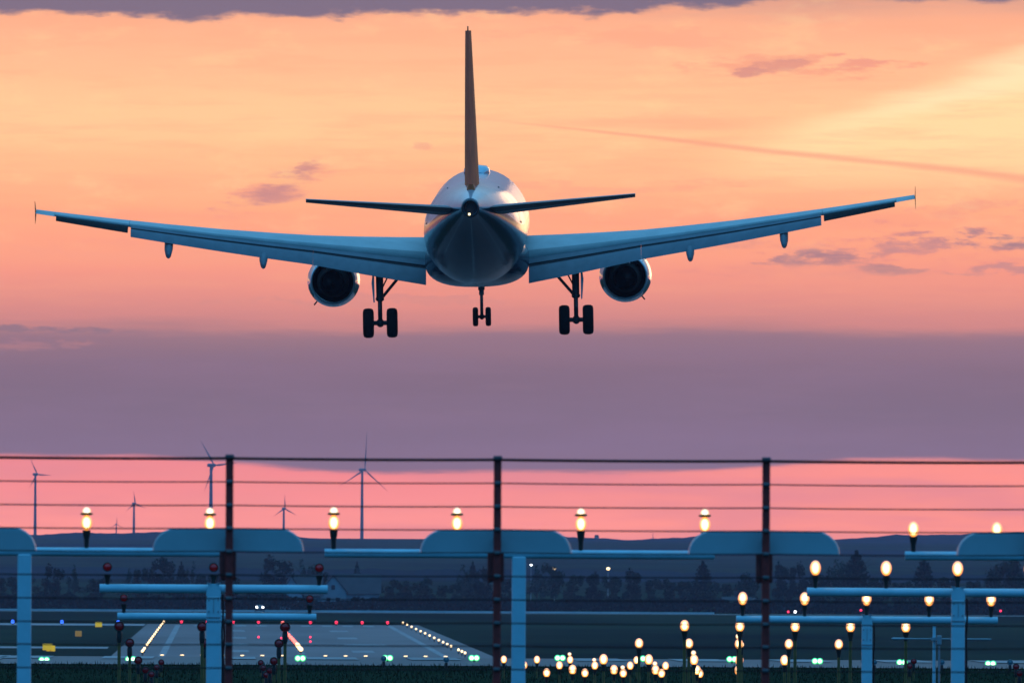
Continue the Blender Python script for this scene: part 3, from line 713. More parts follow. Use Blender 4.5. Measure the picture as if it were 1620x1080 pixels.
def mast(label, Y, cx_px, x0_px, x1_px, bar_py, lamps, lamp_py, lit, two=None, mast_w=.17, bar_r=.053, red=False, grp=None, clamp=True):
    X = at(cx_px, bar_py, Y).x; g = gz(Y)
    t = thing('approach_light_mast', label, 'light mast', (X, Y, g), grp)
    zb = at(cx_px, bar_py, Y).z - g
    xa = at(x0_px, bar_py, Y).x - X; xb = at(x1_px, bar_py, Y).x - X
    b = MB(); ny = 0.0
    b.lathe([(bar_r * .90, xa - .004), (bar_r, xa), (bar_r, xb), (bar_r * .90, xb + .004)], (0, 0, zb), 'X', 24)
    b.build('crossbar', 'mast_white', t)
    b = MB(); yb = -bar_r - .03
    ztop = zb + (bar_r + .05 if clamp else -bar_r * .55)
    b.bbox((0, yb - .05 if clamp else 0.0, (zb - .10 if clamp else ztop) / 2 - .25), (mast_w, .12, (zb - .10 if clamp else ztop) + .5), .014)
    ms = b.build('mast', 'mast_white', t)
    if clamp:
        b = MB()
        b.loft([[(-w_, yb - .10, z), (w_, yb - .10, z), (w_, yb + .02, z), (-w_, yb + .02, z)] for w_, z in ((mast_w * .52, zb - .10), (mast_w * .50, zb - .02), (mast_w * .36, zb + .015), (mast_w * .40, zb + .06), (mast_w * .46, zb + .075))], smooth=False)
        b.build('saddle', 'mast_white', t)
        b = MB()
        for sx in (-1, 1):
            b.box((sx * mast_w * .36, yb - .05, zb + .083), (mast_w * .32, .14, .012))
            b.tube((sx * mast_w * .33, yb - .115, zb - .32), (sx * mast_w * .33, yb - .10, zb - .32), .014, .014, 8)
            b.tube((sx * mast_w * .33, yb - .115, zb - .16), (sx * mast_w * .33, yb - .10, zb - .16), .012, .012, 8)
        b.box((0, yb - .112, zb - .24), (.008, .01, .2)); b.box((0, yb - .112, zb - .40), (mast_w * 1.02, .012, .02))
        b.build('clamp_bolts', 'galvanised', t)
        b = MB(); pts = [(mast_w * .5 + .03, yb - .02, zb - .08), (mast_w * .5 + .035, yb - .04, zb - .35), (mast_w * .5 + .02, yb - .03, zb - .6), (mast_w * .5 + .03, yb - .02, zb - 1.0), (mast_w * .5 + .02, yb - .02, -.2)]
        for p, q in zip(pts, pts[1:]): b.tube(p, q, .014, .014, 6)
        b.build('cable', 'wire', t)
    for k, lp in enumerate(lamps):
        xl = at(lp, lamp_py, Y).x - X
        zl = at(cx_px, lamp_py, Y).z - g
        lamp_parts(t, xl, 0, zb + bar_r * .9, zl, lit, two is None or two, br=.078 if Y < 200 else .088, red=red)
    return t
G1 = 'blue lit masts carrying approach lamps'
mast('pale mast at the photo edge with lit double lamps on its long bar', 180, 39, -272, 347, 872, [-254, -58, 137, 332], 826, True, True, clamp=False, grp=G1)
mast('pale mast beside the middle fence post with four lit double lamps', 180, 821, 514, 1130, 876, [528, 723, 919, 1115], 828, True, True, clamp=False, grp=G1)
mast('highest bar behind the last hood, carrying single lit lamps', 179.5, 1709, 1432, 1988, 880, [1445, 1577, 1709, 1841, 1973], 838, True, False, clamp=False, grp=G1)
mast('pale mast with three unlit red lamps on its upper long bar', 210, 338, 158, 518, 931, [170, 338, 505], 897, False, red=True, mast_w=.20, bar_r=.062, grp=G1)
mast('lower bar with three unlit red lamps behind another mast', 240, 343, 186, 500, 975, [196, 343, 490], 946, False, red=True, mast_w=.17, bar_r=.06, grp=G1)
mast('tall pale mast whose bar carries five lit lamps, one straight above it', 210, 1515, 1277, 1753, 937, [1290, 1402, 1515, 1628, 1740], 899, True, False, mast_w=.19, bar_r=.062, grp=G1)
mast('short pale mast under a lower bar of five lit lamps', 240, 1371, 1165, 1578, 980, [1175, 1273, 1371, 1470, 1568], 947, True, False, mast_w=.17, bar_r=.06, grp=G1)

# slim pole with a horizontal arm
Y = 250.0; Pp = at(1478, 990, Y); g = gz(Y)
t = thing('monitor_pole', 'slim grey pole with a long thin horizontal arm between the masts', 'pole', (Pp.x, Y, g))
b = MB(); b.tube((0, 0, -.4), (0, 0, Pp.z - g), .032, .028, 12); b.build('pole', 'mast_white', t)
za = at(1478, 1010, Y).z - g
b = MB(); b.tube((at(1410, 1010, Y).x - Pp.x, -.05, za), (at(1568, 1010, Y).x - Pp.x, -.05, za), .012, .012, 8); b.tube((at(1412, 1010, Y).x - Pp.x, -.05, za), (at(1430, 1010, Y).x - Pp.x, -.05, za), .022, .022, 8); b.build('arm', 'galvanised', t)
b = MB(); b.bbox((.08, -.07, za - .02), (.08, .09, .16), .01); b.tube((.08, -.07, za - .08), (.085, -.06, -.2), .018, .018, 8); b.box((0, -.05, za), (.12, .08, .05)); b.build('bracket', 'galvanised', t)

# ------------------------------------------------------------------ single approach lamps on stalks
def stalk_lamp(name, h, kind, br):
    """proto at the origin: stalk from the ground to a lamp at height h"""
    t = thing(name, 'x', 'approach lamp')
    b = MB(); b.tube((0, 0, -.5), (0, 0, max(.05, h - .22)), .03, .03, 10); b.build('stalk', 'stalk', t)
    if kind == 'lit':
        b = MB(); b.lathe([(.032, h - .26), (.04, h - .2), (.058, h - .12), (.062, h - br)], (0, 0, 0), 'Z', 14); b.build('housing', 'lamp_dark', t)
        MB().ball((0, 0, h), br * .9, br * .9, br * 1.15, 14, 10).build('bulb', 'bulb', t)
    elif kind == 'flash':
        b = MB(); b.lathe([(.03, h - .22), (.04, h - .1), (.045, h - .05)], (0, 0, 0), 'Z', 12); b.build('housing', 'lamp_dark', t)
        MB().ball((0, 0, h), .06, .06, .055, 12, 8).build('bulb', 'bulb_small', t)
    else:
        b = MB(); b.lathe([(.032, h - .30), (.05, h - .24), (.05, h - .12), (.04, h - .08)], (0, 0, 0), 'Z', 14)
        b.lathe([(.02, .07), (.07, .06), (.095, .0), (.095, -.07), (.088, -.09), (.08, -.075)], (0, 0, h), 'Y', 20); b.build('housing', 'lamp_dark', t)
        MB().lathe([(.086, -.091), (.093, -.105), (.080, -.107), (.078, -.091)], (0, 0, h), 'Y', 20, cap=False).build('rim', 'lamp_rim' if kind == 'glass' else 'lamp_dark', t)
        MB().lathe([(.080, -.08), (.06, -.10), (.03, -.112), (.002, -.115)], (0, 0, h), 'Y', 20).build('lens', 'lamp_red_dim' if kind == 'red' else 'lamp_glass', t)
    return t
ROWS = [(270, 990, 1258, 87.5, 5), (300, 1018, 1169, 79, 5), (330, 1043, 1098, 71.6, 5), (360, 1059, 1037, 65.6, 5), (390, 1064, 986, 60.6, 5), (420, 1052, 941, 56.0, 5), (450, 1043, 902, 52.5, 5)]
WHERE = ['just below the lower bar', 'second below the lower bar', 'third below the lower bar', 'fourth below the lower bar', 'set lowest of all', 'just behind the lowest row', 'farthest off by the green lights']
FLY = [None, None, 1032, 1049, 1055, 1043, 1034]
for ri, (Y, py, cpx, sp_, n_) in enumerate(ROWS):
    g = gz(Y); h = at(cpx, py, Y).z - g
    proto = None
    for k in range(n_):
        px = cpx + (k - 2) * sp_
        loc = (at(px, py, Y).x, Y, g)
        lab = 'lit amber lamp, %s of five in the row %s' % (ORD[k], WHERE[ri])
        if proto is None:
            proto = stalk_lamp('approach_lamp', h, 'lit', .092 if Y < 320 else .104); proto.location = loc; tag(proto, lab, 'approach lamp', 'lit approach lamps on stalks')
        else: dup(proto, loc, lab)
    if FLY[ri]:
        fh = at(cpx, FLY[ri], Y + 2).z - gz(Y + 2)
        t = stalk_lamp('flasher_lamp', fh, 'flash', .06); t.location = (at(cpx - 1, py, Y + 2).x, Y + 2, gz(Y + 2))
        tag(t, 'small flasher above the middle lamp of the row ' + WHERE[ri], 'flasher lamp', 'small flasher lamps')
# small group of extra lights on one stalk at row 300
for k, (px, py) in enumerate(((1167, 1006), (1167, 1019), (1174, 1019))):
    Y = 312 + 6 * k; t = stalk_lamp('flasher_lamp', at(px, py, Y).z - gz(Y), 'flash', .04); t.location = (at(px, py, Y).x, Y, gz(Y)); t.scale = (.7, .7, 1)
    tag(t, 'tiny pale flasher beside a green pair, %s of three clustered together' % ORD[k], 'flasher lamp', 'small flasher lamps')
# red side rows, unlit
RW = ['nearest the bars', 'second from the bars', 'third from the bars', 'fourth from the bars', 'fifth from the bars', 'sixth from the bars', 'farthest off']
RY = [990, 1016, 1044, 1059, 1066, 1055, 1047]
for ri, Y in enumerate((270, 300, 330, 360, 390, 420, 450)):
    g = gz(Y)
    for side in (-1, 1):
        if side > 0 and Y < 390: continue
        for k in range(3):
            X = CX + side * 10.5 + (k - 1) * 1.5 - (.2 if side < 0 else 0)
            pxx = VPX + X * F / Y
            h = at(pxx, RY[ri] + (0 if side < 0 else -2), Y).z - g
            sd = 'behind the red bars' if side < 0 else 'past the tallest mast'
            lab = 'unlit red lamp %s, %s of three in row %s' % (sd, ORD[k], RW[ri])
            if side < 0 and k == 0:
                pr = stalk_lamp('approach_lamp', h, 'red', .08); pr.location = (X, Y, g); tag(pr, lab, 'approach lamp', 'unlit red approach lamps on stalks')
            elif side > 0 and k == 0:
                pr = stalk_lamp('approach_lamp', h, 'red', .08); pr.location = (X, Y, g); tag(pr, lab, 'approach lamp', 'unlit red approach lamps on stalks')
            else: dup(pr, (X, Y, g), lab)
# unlit lamps with pale rims
Y = 488
for k, (px, py) in enumerate(((607, 1041), (706, 1043), (1383, 1047), (1490, 1047), (1598, 1047))):
    t = stalk_lamp('edge_lamp', at(px, py, Y).z - gz(Y), 'glass', .08); t.location = (at(px, py, Y).x, Y, gz(Y))
    tag(t, 'unlit lamp with a pale round rim, %s of the five along the runway edge' % ORD[k], 'edge lamp', 'unlit rimmed lamps')
# green threshold lights in pairs
proto = None; Y = 512.0; g = gz(Y) + .03
GX = [-66, 70, 207, 343, 475, 613, 750, 886, 1021, 1158, 1293, 1427, 1567, 1703]
GY = [1043, 1043, 1042, 1041, 1040.5, 1040, 1040, 1040, 1041, 1042, 1045, 1047, 1049, 1051]
for k, px in enumerate(GX):
    loc = at(px, GY[k], Y); loc = Vector((loc.x, Y, gz(Y) + .03))
    lab = 'lit pair of green runway threshold lights, %s pair along the line' % ORD[k]
    hh = .16
    t = thing('threshold_light', lab, 'threshold light', loc, 'green threshold light pairs')
    zc = at(px, GY[k], Y).z - loc.z
    if k == 0 or True:
        b = MB(); b.bbox((0, .02, zc - .015), (.34, .10, .13), .015); b.tube((0, .02, -.05), (0, .02, max(0.02, zc - .06)), .02, .02, 8); b.build('housing', 'lamp_dark', t)
        for s_ in (-1, 1):
            MB().ball((s_ * .085, -.05, zc), .115, .09, .11, 14, 8).build('lens', 'bulb_green', t)
# runway lights
def small_light(name, label, cat, grp, loc, r, m_, h=.3):
    t = thing(name, label, cat, loc, grp)
    MB().tube((0, 0, -.05), (0, 0, h), r * .55, r * .4, 8).build('stem', 'lamp_dark', t)
    MB().ball((0, 0, h + r * .8), r, r, r, 10, 6).build('lens', m_, t)
    return t
ED = [1942, 1968, 1996, 2026, 2062, 2098, 2138, 2180, 2228, 2278, 2330, 2384, 2440, 2500, 2560, 2620]
ED = ED[:3] + ED[4:]
for side, nm in ((1, 'outer'), (-1, 'mast side')):
    for k, Y in enumerate(ED):
        lab = 'white runway edge light, %s from the near end, %s' % (ORD[k], 'open grass side' if side > 0 else 'yellow sign side')
        if k == 0:
            pr = small_light('runway_edge_light', lab, 'edge light', 'white lights along the runway edges', (CX + side * 21.0, Y, gz(Y) + .03), .165, 'bulb_edge', .45)
            pr0 = pr
        else: dup(pr, (CX + side * 21.0, Y, gz(Y) + .03), lab)
for side in (-1, 1):
    for k in range(7):
        Y = 1975 + 4 * k; X = CX + side * (21 - 2.6 * (k + 1))
        lab = 'low white crest light, %s inward from the runway edge on the %s side' % (ORD[k], 'grass' if side > 0 else 'sign')
        t = dup(pr0, (X, 1936, gz(1936) - .02), lab); t.scale = (1.6, .6, .35); t['group'] = 'white cross row at the crest'
CLY = [1990, 2015, 2042, 2070, 2100, 2135, 2175, 2220, 2270, 2325, 2385, 2450, 2520, 2600]
pa = pb = None
for k, Y in enumerate(CLY):
    lab = 'runway centreline light, %s from the near end of the curved red line' % ORD[k]
    kx = (Y - 1990) / 610.0; pxl = 476 - 22 * min(1, kx * 1.6) - 7 * kx
    loc = (at(pxl, 1010, Y).x, Y, gz(Y) + .03)
    m_ = 'bulb_edge' if k < 4 else 'bulb_redwhite'
    if k == 0: pa = small_light('centreline_light', lab, 'centreline light', 'centreline lights', loc, .30, m_, .35)
    elif k < 4: dup(pa, loc, lab)
    elif k == 4: pb = small_light('centreline_light', lab, 'centreline light', 'centreline lights', loc, .28, m_, .35)
    else: dup(pb, loc, lab)
Y = 2625; pr = None
for k, px in enumerate((287, 328, 369, 409, 447, 491, 532, 573, 613)):
    X = at(px, 988, Y).x; lab = 'red runway end light, %s along the far end of the runway' % ORD[k]
    if pr is None: pr = small_light('end_light_or_reflection', lab, 'end light', 'red lights across the runway end', (X, Y, gz(Y) + .03), .26, 'bulb_red', .3)
    else: dup(pr, (X, Y, gz(Y) + .03), lab)
for k, (px, py, Y) in enumerate(((409, 1011, 2280), (445, 1013, 2260), (491, 1011, 2285), (491, 1018, 2190))):  # no lamps here: glowing balls added as reflections of the end lights
    small_light('end_light_or_reflection', 'small red added glow standing in for a reflected end light, %s of four' % ORD[k], 'end light', 'red reflection spots on the runway', (at(px, py, Y).x, Y, gz(Y) - .1), .16, 'bulb_red', .2)
for k, (px, py, Y) in enumerate(((20, 989, 2600), (98, 989, 2600), (187, 989, 2600))):
    small_light('taxiway_light', 'blue taxiway edge light, %s along the far taxiway' % ORD[k], 'taxiway light', 'blue taxiway lights', (at(px, py, Y).x, Y, gz(Y) + .03), .30, 'bulb_blue', .3)
for (px, py, Y, ww, m_, lab) in ((75, 1036, 2010, 1.3, 'sign_yellow', 'yellow lit airfield sign nearest the green lights'), (124, 1014, 2280, 1.0, 'sign_orange', 'dim orange airfield sign on the grass between two yellow ones'), (156, 996, 2520, 1.15, 'sign_yellow', 'yellow airfield sign farthest off, by the taxiway')):
    g = gz(Y); p = at(px, py, Y); t = thing('airfield_sign', lab, 'airfield sign', (p.x, Y, g), 'yellow airfield signs')
    zc = max(.6, p.z - g); b = MB(); b.bbox((0, 0, zc), (ww, .25, .85), .05); b.build('panel', m_, t)
    b = MB(); b.tube((-ww * .3, 0, -.1), (-ww * .3, 0, zc - .4), .05); b.tube((ww * .3, 0, -.1), (ww * .3, 0, zc - .4), .05); b.build('legs', 'lamp_dark', t)
    if px == 75:
        MB().bbox((ww * .35, .35, zc - .18), (ww * .9, .25, .8), .05).build('side_panel', m_, t)

# ------------------------------------------------------------------ far side: rail, hedge, trees, houses
Y = 2950; g = gz(Y)
t = thing('crash_barrier', 'pale long crash barrier along the road before the dark hedge', 'barrier', (0, Y, g))
xa, xb = at(-60, 966, Y).x, at(1130, 966, Y).x
b = MB(); zr = at(700, 967, Y).z - g
b.box(((xa + xb) / 2, 0, zr), (xb - xa, .12, .34)); b.build('rail', 'rail_white', t)
b = MB()
for k in range(38): b.box((xa + (xb - xa) * (k + .5) / 38, .1, zr / 2 - .1), (.14, .14, abs(zr) + .3))
b.build('barrier_posts', 'galvanised', t)
sheet('perimeter_road', -160, 260, [2925, 2932, 2940], 'taxi_asphalt', 0.05)

rt = random.Random(11)
def leaf_cloud(mb, blobs, n, size):
    for _ in range(n):
        bx, by, bz, br, bh = rt.choice(blobs)
        a, ph, r_ = rt.random() * 2 * math.pi, math.acos(2 * rt.random() - 1), rt.random() ** .45
        p = Vector((bx + br * r_ * math.sin(ph) * math.cos(a), by + br * r_ * math.sin(ph) * math.sin(a), bz + bh * r_ * math.cos(ph)))
        n1 = Vector((rt.gauss(0, 1), rt.gauss(0, 1), rt.gauss(0, 1))).normalized(); u_ = n1.orthogonal().normalized(); v_ = n1.cross(u_)
        s_ = size * (.5 + rt.random())
        mb.add([tuple(p + u_ * s_), tuple(p + v_ * s_ * .6), tuple(p - u_ * s_), tuple(p - v_ * s_ * .6)], [(0, 1, 2, 3)])
def make_tree(kind, H, Wd, leaf, label):
    t = thing({'conifer': 'conifer_tree', 'bush': 'bushy_tree', 'round': 'round_tree', 'bare': 'thin_tree', 'broad': 'broad_tree'}[kind], label, 'tree', group='trees along the far edge')
    b = MB(); b.tube((0, 0, -.5), (0, 0, H * (.9 if kind == 'conifer' else .55)), .22, .08, 8)
    for k in range(7):
        a = rt.random() * 6.28; z = H * (.25 + .07 * k); r_ = Wd * (.55 + .3 * rt.random())
        b.tube((0, 0, z), (r_ * math.cos(a), r_ * math.sin(a), z + H * .22), .07, .02, 5)
    b.build('trunk', 'bark', t)
    mb = MB()
    if kind == 'conifer':
        bl = []
        for k in range(12):
            f_ = k / 11; r_ = Wd * (1 - f_) ** .8 * (.75 + .4 * rt.random()) + .15
            for q in range(5):
                a = q * 1.256 + k; bl.append((r_ * .6 * math.cos(a), r_ * .6 * math.sin(a), H * (.12 + .86 * f_), r_ * .55, H * .05))
        leaf_cloud(mb, bl, 2200, .24)
    else:
        bl = []
        wob = [rt.uniform(.65, 1.25) for _ in range(9)]
        k_n = {'bush': 16, 'round': 20, 'bare': 22, 'broad': 26}[kind]
        for k in range(k_n):
            a = rt.random() * 6.28; q = rt.random() ** .6
            z = H * (.3 + .62 * rt.random()) if kind != 'bush' else H * (.1 + .75 * rt.random())
            wk = math.sin(math.pi * min(1, max(.08, (z / H - .05) / .98))) ** .6
            wk *= wob[int(a / 6.29 * 9)]; z *= 1.0 - .12 * rt.random()
            bl.append((Wd * q * wk * math.cos(a), Wd * q * wk * math.sin(a), z, Wd * (.2 + .2 * rt.random()) * (.6 if kind == 'bare' else 1), H * (.07 + .07 * rt.random())))
        leaf_cloud(mb, bl, {'bare': 900}.get(kind, 2300), .26)
    mb.build('crown', leaf, t)
    return t
protos = {}
TREES = [  # px, top py, Y, kind, width factor
    (8, 905, 3030, 'bush', 1.5), (40, 912, 3050, 'broad', 1.2), (85, 893, 3060, 'round', 1.0), (117, 893, 3080, 'bare', 1.0), (150, 906, 3030, 'bush', 1.5), (205, 898, 3070, 'bare', 1.0),
    (222, 890, 3100, 'bush', 1.0), (260, 880, 3110, 'round', 1.25), (287, 890, 3060, 'conifer', .9), (306, 888, 3080, 'bare', .9), (322, 900, 3030, 'bush', 1.3), (365, 904, 3040, 'bush', 1.4), (438, 880, 3110, 'round', 1.35), (478, 885, 3090, 'bare', 1.1),
    (497, 893, 3130, 'broad', 1.0), (565, 890, 3160, 'conifer', .7), (610, 920, 3020, 'bush', 1.3), (640, 910, 3020, 'bush', 1.4), (672, 912, 3030, 'broad', 1.1), (704, 918, 3010, 'bush', 1.3), (733, 893, 3080, 'bare', 1.3), (748, 890, 3100, 'conifer', .9), (767, 897, 3050, 'round', 1.0),
    (800, 905, 3040, 'bush', 1.3), (850, 893, 3080, 'bare', 1.2), (872, 890, 3100, 'broad', 1.0), (905, 902, 3050, 'bush', 1.3), (938, 905, 3030, 'round', 1.1), (968, 905, 3050, 'bush', 1.4), (1002, 900, 3060, 'round', 1.1), (1035, 908, 3030, 'bush', 1.3), (1065, 912, 3010, 'bush', 1.3),
    (1112, 889, 3060, 'conifer', 1.45), (1085, 915, 3040, 'bush', 1.2), (1145, 915, 3030, 'bush', 1.3), (1180, 905, 3040, 'broad', 1.1), (1236, 890, 3080, 'round', .8), (1259, 890, 3090, 'round', .85), (1292, 900, 3040, 'bush', 1.2), (1322, 885, 3100, 'bare', 1.1), (1355, 873, 3060, 'conifer', 1.5), (1338, 888, 3090, 'broad', 1.0), (1385, 905, 3040, 'bush', 1.2),
    (1420, 912, 3030, 'bush', 1.3), (1462, 884, 3070, 'conifer', 1.5), (1500, 905, 3050, 'bush', 1.4), (1545, 912, 3030, 'bush', 1.2), (1585, 885, 3070, 'broad', 1.2), (1605, 880, 3080, 'conifer', 1.3), (1640, 890, 3060, 'round', 1.2)]
KW = {'conifer': 'pointed dark conifer', 'bush': 'low dense dark shrubby tree', 'round': 'round crowned dark tree', 'bare': 'thin loose spring tree', 'broad': 'broad soft dark tree'}
cnt = {}
LEAF = {'conifer': 'leaf_dark', 'bush': 'leaf_mid', 'round': 'leaf_dark', 'bare': 'leaf_pale', 'broad': 'leaf_mid'}
for (px, py, Y, kind, wf) in TREES:
    cnt[kind] = cnt.get(kind, 0) + 1
    i = cnt[kind]
    lab = '%s beyond the runway, %s such from the sign side' % (KW[kind], ORD[i - 1])
    if kind not in protos:
        t = make_tree(kind, 10.0, 3.2 if kind != 'conifer' else 3.4, LEAF[kind], lab); protos[kind] = t
    else: t = dup(protos[kind], None, lab)
    p = at(px, py, Y); g = gz(Y); H = max(4.0, p.z - g) * (1.0 if kind == 'conifer' else 1.04)
    t.location = (p.x, Y, g); t.scale = (H / 10 * wf * .8 if H > 8 else wf * .75, H / 10 * wf * .8, H / 10)
    t.rotation_euler = (0, 0, rt.random() * 6.28)
# hedge and scrub as one mass
mb = MB(); rt2 = random.Random(5)
for _ in range(24000):
    X = at(-120, 960, 3000).x + (at(1760, 960, 3000).x - at(-120, 960, 3000).x) * rt2.random(); Yh = 2972 + 26 * rt2.random()
    top_ = 2.6 + 2.0 * mnoise.noise(Vector((X * .07, 1, 0))) + 1.1 * mnoise.noise(Vector((X * .4, 1, 4)))
    z = gz(Yh) + max(.3, top_) * rt2.random() ** .8
    n1 = Vector((rt2.gauss(0, 1), rt2.gauss(0, 1), rt2.gauss(0, 1))).normalized(); u_ = n1.orthogonal().normalized(); v_ = n1.cross(u_); s_ = .2 + .35 * rt2.random()
    p = Vector((X, Yh, z)); mb.add([tuple(p + u_ * s_), tuple(p + v_ * s_ * .7), tuple(p - u_ * s_), tuple(p - v_ * s_ * .7)], [(0, 1, 2, 3)])
o = mb.build('undergrowth', 'hedge_leaf'); tag(o, 'dark tangled scrub and hedge below the far trees', 'undergrowth', kind='stuff')

def house(label, px, Y, wpx, wall_py, apex_py, ridge_len_px, wing=False, flip=1):
    """gabled house: gable end faces us, ridge runs away and aside"""
    g = gz(Y); p = at(px, 950, Y); k = Y / F
    t = thing('house', label, 'house', (p.x, Y, g), 'houses beyond the runway')
    W = wpx * k; He = at(px, wall_py, Y).z - g; Ha = at(px, apex_py, Y).z - g; L = ridge_len_px * k
    b = MB()
    gab = [(-W / 2, -.5), (W / 2, -.5), (W / 2, He), (0, Ha - .15), (-W / 2, He)]
    b.loft([[(x, 0, z) for x, z in gab], [(x, 9.0, z) for x, z in gab]], smooth=False)
    b.box((flip * (W / 2 + L / 2), 4.5, He * .48), (L, 7.0, He * .96 + .5))
    b.build('wall', 'render_white', t)
    b = MB()
    for sx in (-1, 1):
        b.loft([[(sx * (W / 2 + .35), yy, He - .3), (sx * (W / 2 + .35), yy, He - .08), (0, yy, Ha + .12), (0, yy, Ha - .12)] for yy in (-.35, 9.3)], smooth=False)
    ym = 4.5; Hr = Ha * 1.0
    b.loft([[(flip * (W * .12 + q * (W * .38 + L + .4)), ym - 4.1, He * .9), (flip * (W * .12 + q * (W * .38 + L + .4)), ym, Hr + .3), (flip * (W * .12 + q * (W * .38 + L + .4)), ym + 4.1, He * .9)] for q in (0, 1)], smooth=False)
    rf = b.build('roof', 'roof_dark', t)
    b = MB(); b.bbox((flip * (W * .5 + L * .35), ym + .6, Hr + .6), (.7, .7, 1.6), .05); b.build('chimney', 'roof_dark', rf)
    for (x, z, ww, hh) in ((-W * .18, He * .55, .8, 1.1), (W * .18, He * .55, .8, 1.1), (0, He + (Ha - He) * .28, .7, .9)):
        wn = MB().box((x, -.03, z), (ww, .08, hh)).build('window', 'window_dark', t)
    for q in (.3, .7):
        MB().box((flip * (W / 2 + L * q), .95, He * .5), (1.0, .1, 1.1)).build('window', 'window_dark', t)
house('white gabled house with a long dark roof beside the second barrier bay', 527, 3010, 42, 936, 909, 52)
house('pale gabled house behind the crossing bars with a low white wall', 461, 3000, 34, 940, 911, 30)
house('low pale house half hidden by shrubs beyond the third post', 1196, 3010, 40, 962, 946, 30, flip=-1)

# car on the perimeter road with its headlights on
Y = 2934; p = at(411, 969, Y); g = gz(Y) + .06
t = thing('car', 'dark car with two white headlights on the far perimeter road', 'car', (p.x, Y, g))
b = MB(); b.bbox((0, 2.1, .55), (1.75, 4.2, .6), .12); b.loft([[(x * .80, y, .84) for x, y in ((-1, 1.2), (1, 1.2), (1, 3.9), (-1, 3.9))], [(x * .65, y, 1.42) for x, y in ((-1, 1.9), (1, 1.9), (1, 3.4), (-1, 3.4))]], smooth=False); b.build('body', 'car_paint', t)
MB().add([(-.62, 1.42, 1.0), (.62, 1.42, 1.0), (.54, 1.84, 1.36), (-.54, 1.84, 1.36)], [(0, 1, 2, 3)]).build('windscreen', 'window_dark', t)
for sx in (-1, 1):
    MB().ball((sx * .6, .02, .95), .20, .1, .20).build('headlight', 'bulb_white', t)
    for yy in (.8, 3.4): MB().lathe([(.12, -.1), (.30, -.1), (.32, 0), (.30, .1), (.12, .1)], (sx * .82, yy, .32), 'X', 16).build('wheel', 'rubber', t)

# street lamps far off, red and white lights
for k, (px, py, m_, r_, lab) in enumerate(((840, 893, 'bulb_white', .22, 'faint street lamp beside the pale middle mast'), (877, 899, 'bulb_edge', .34, 'lit street lamp over the trees right of the middle mast'), (962, 899, 'bulb_edge', .40, 'bright lone street lamp over the trees'))):
    Y = 3200; p = at(px, py, Y); g = gz(Y); t = thing('street_lamp', lab.replace(' right of', ' past'), 'street lamp', (p.x, Y, g), 'street lamps behind the trees')
    h = p.z - g; b = MB(); b.tube((0, 0, -.3), (0, 0, h - .1), .09, .06, 8); b.tube((0, 0, h - .1), (0, -.9, h + .05), .05, .04, 6); b.build('pole', 'galvanised', t)
    MB().ball((0, -1.0, h), r_, r_, r_ * .8).build('lamp_head', m_, t)
for k, (px, py, m_, lab) in enumerate(((1247, 971, 'bulb_red', 'small red obstruction light above the lower lit bar'), (1258, 972.5, 'bulb_white', 'small white marker light above the lower lit bar'), (1362, 966, 'bulb_red', 'small red obstruction light beside the short lit mast'), (1583, 967, 'bulb_red', 'small red obstruction light past the last lamp of the lower bar'))):
    Y = 2960; p = at(px, py, Y); small_light('marker_light', lab, 'marker light', 'small marker lights', (p.x, Y, gz(Y)), .22, m_, max(.3, p.z - gz(Y)))

# ------------------------------------------------------------------ wind turbines and skyline
def turbine(label, px, hub_py, Y, rot, ry, blade_px, wpx):
    p = at(px, hub_py, Y); k = Y / F; g = gz(min(Y, 11400)) - 3
    t = thing('wind_turbine', label, 'wind turbine', (p.x, Y, g), 'wind turbines on the horizon')
    h = p.z - g; r_ = wpx * k / 2 * .8
    MB().tube((0, 0, -1), (0, 0, h), r_ * 1.25, r_ * .75, 12).build('tower', 'turbine', t)
    nm = MB(); a = R(ry); f_ = Vector((math.sin(a), math.cos(a), 0)); c_ = Vector((0, 0, h + r_ * .5))
    L = r_ * 4.2
    nm.tube(tuple(c_ - f_ * L * .55), tuple(c_ + f_ * L * .45), r_ * 1.0, r_ * .85, 8); nm.build('nacelle', 'turbine', t)
    hub = c_ + f_ * L * .6
    MB().ball(tuple(hub), r_, r_, r_, 10, 6).build('hub', 'turbine', t)
    sd = Vector((-math.cos(a), math.sin(a), 0)); BL = blade_px * k
    for q in range(3):
        th = R(rot + 120 * q); d = sd * math.sin(th) + Vector((0, 0, 1)) * math.cos(th); nn = d.cross(f_).normalized()
        rs = []
        for s_, wd, tk in ((0, .4, .4), (.08, .42, .3), (.22, .72, .2), (.6, .36, .1), (1, .08, .04)):
            o_ = hub + d * BL * s_
            rs.append([tuple(o_ + nn * wd * r_ + f_ * 0), tuple(o_ + f_ * tk * r_), tuple(o_ - nn * wd * r_ * .6), tuple(o_ - f_ * tk * r_)])
        MB().loft(rs, True).build('blade', 'turbine', t)
turbine('tall wind turbine between the first and second lamps, one blade toward the post', 334, 737, 9800, -35, 142, 46, 7.5)
turbine('tall wind turbine between two fence posts with three spread blades', 573, 744, 9900, 4, 138, 60, 6)
turbine('wind turbine nearest the photo edge with one blade level', 56, 751, 9700, -27, 150, 27, 5.5)
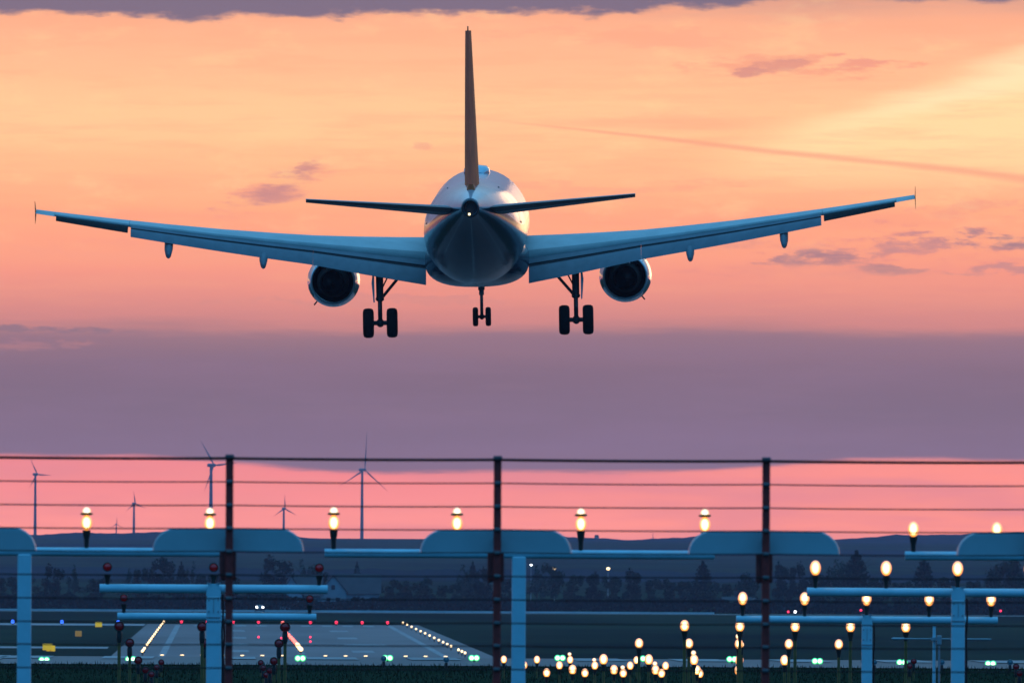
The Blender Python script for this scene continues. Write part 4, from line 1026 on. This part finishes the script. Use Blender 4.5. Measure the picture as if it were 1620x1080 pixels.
turbine('small wind turbine seen past the first hood', 212, 797, 10200, -8, 160, 20, 5)
turbine('small wind turbine rising over the second hood', 449, 805, 10300, -2, 160, 22, 5)
turbine('tiny faint wind turbine beside the first lamp', 184, 829, 10600, 0, 165, 12, 2.6)
Y = 9300; p = at(944, 848, Y)
t = thing('distant_tower', 'small pale silo tower on the skyline by the third lamp', 'tower', (p.x, Y, gz(Y) - 3))
h = p.z - gz(Y) + 3; MB().bbox((0, 0, h / 2), (2.9, 2.9, h), .2).build('wall', 'turbine', t)
MB().loft([[(x * 1.45, y * 1.45, h) for x, y in ((-1, -1), (1, -1), (1, 1), (-1, 1))], [(x * .9, y * .9, h + 1.0) for x, y in ((-1, -1), (1, -1), (1, 1), (-1, 1))]], smooth=False).build('roof', 'roof_dark', t)
p = at(1033, 842, Y)
t = thing('radio_mast', 'hair thin radio mast on the skyline before the third hood', 'mast', (p.x, Y, gz(Y) - 3))
MB().tube((0, 0, 0), (0, 0, p.z - gz(Y) + 3), .28, .12, 6).build('lattice', 'turbine', t)
MB().box((0, 0, p.z - gz(Y)), (1.4, .2, .2)).build('antenna_arm', 'turbine', t)

# ------------------------------------------------------------------ haze
HX, HY0, HY1, HZ0, HZ1 = 3900, -420, 12200, gz(1900) - 1.0, HAZE_TOP
b = MB().box((0, (HY0 + HY1) / 2, (HZ0 + HZ1) / 2), (HX * 2, HY1 - HY0, HZ1 - HZ0))
hz = b.build('haze', 'wire'); hz['kind'] = 'stuff'; hz['label'] = 'thin evening haze over the airfield'
hm = bpy.data.materials.new('haze'); hm.use_nodes = True; hm.node_tree.nodes.clear()
HN = NT(hm.node_tree)
pv = HN.new('ShaderNodeVolumePrincipled'); pv.inputs['Color'].default_value = (0.85, 0.68, 0.95, 1)
pv.inputs['Density'].default_value = HAZE_D; pv.inputs['Anisotropy'].default_value = 0.3
ho = HN.new('ShaderNodeOutputMaterial'); HN.l.new(pv.outputs[0], ho.inputs['Volume'])
hz.data.materials.clear(); hz.data.materials.append(hm)
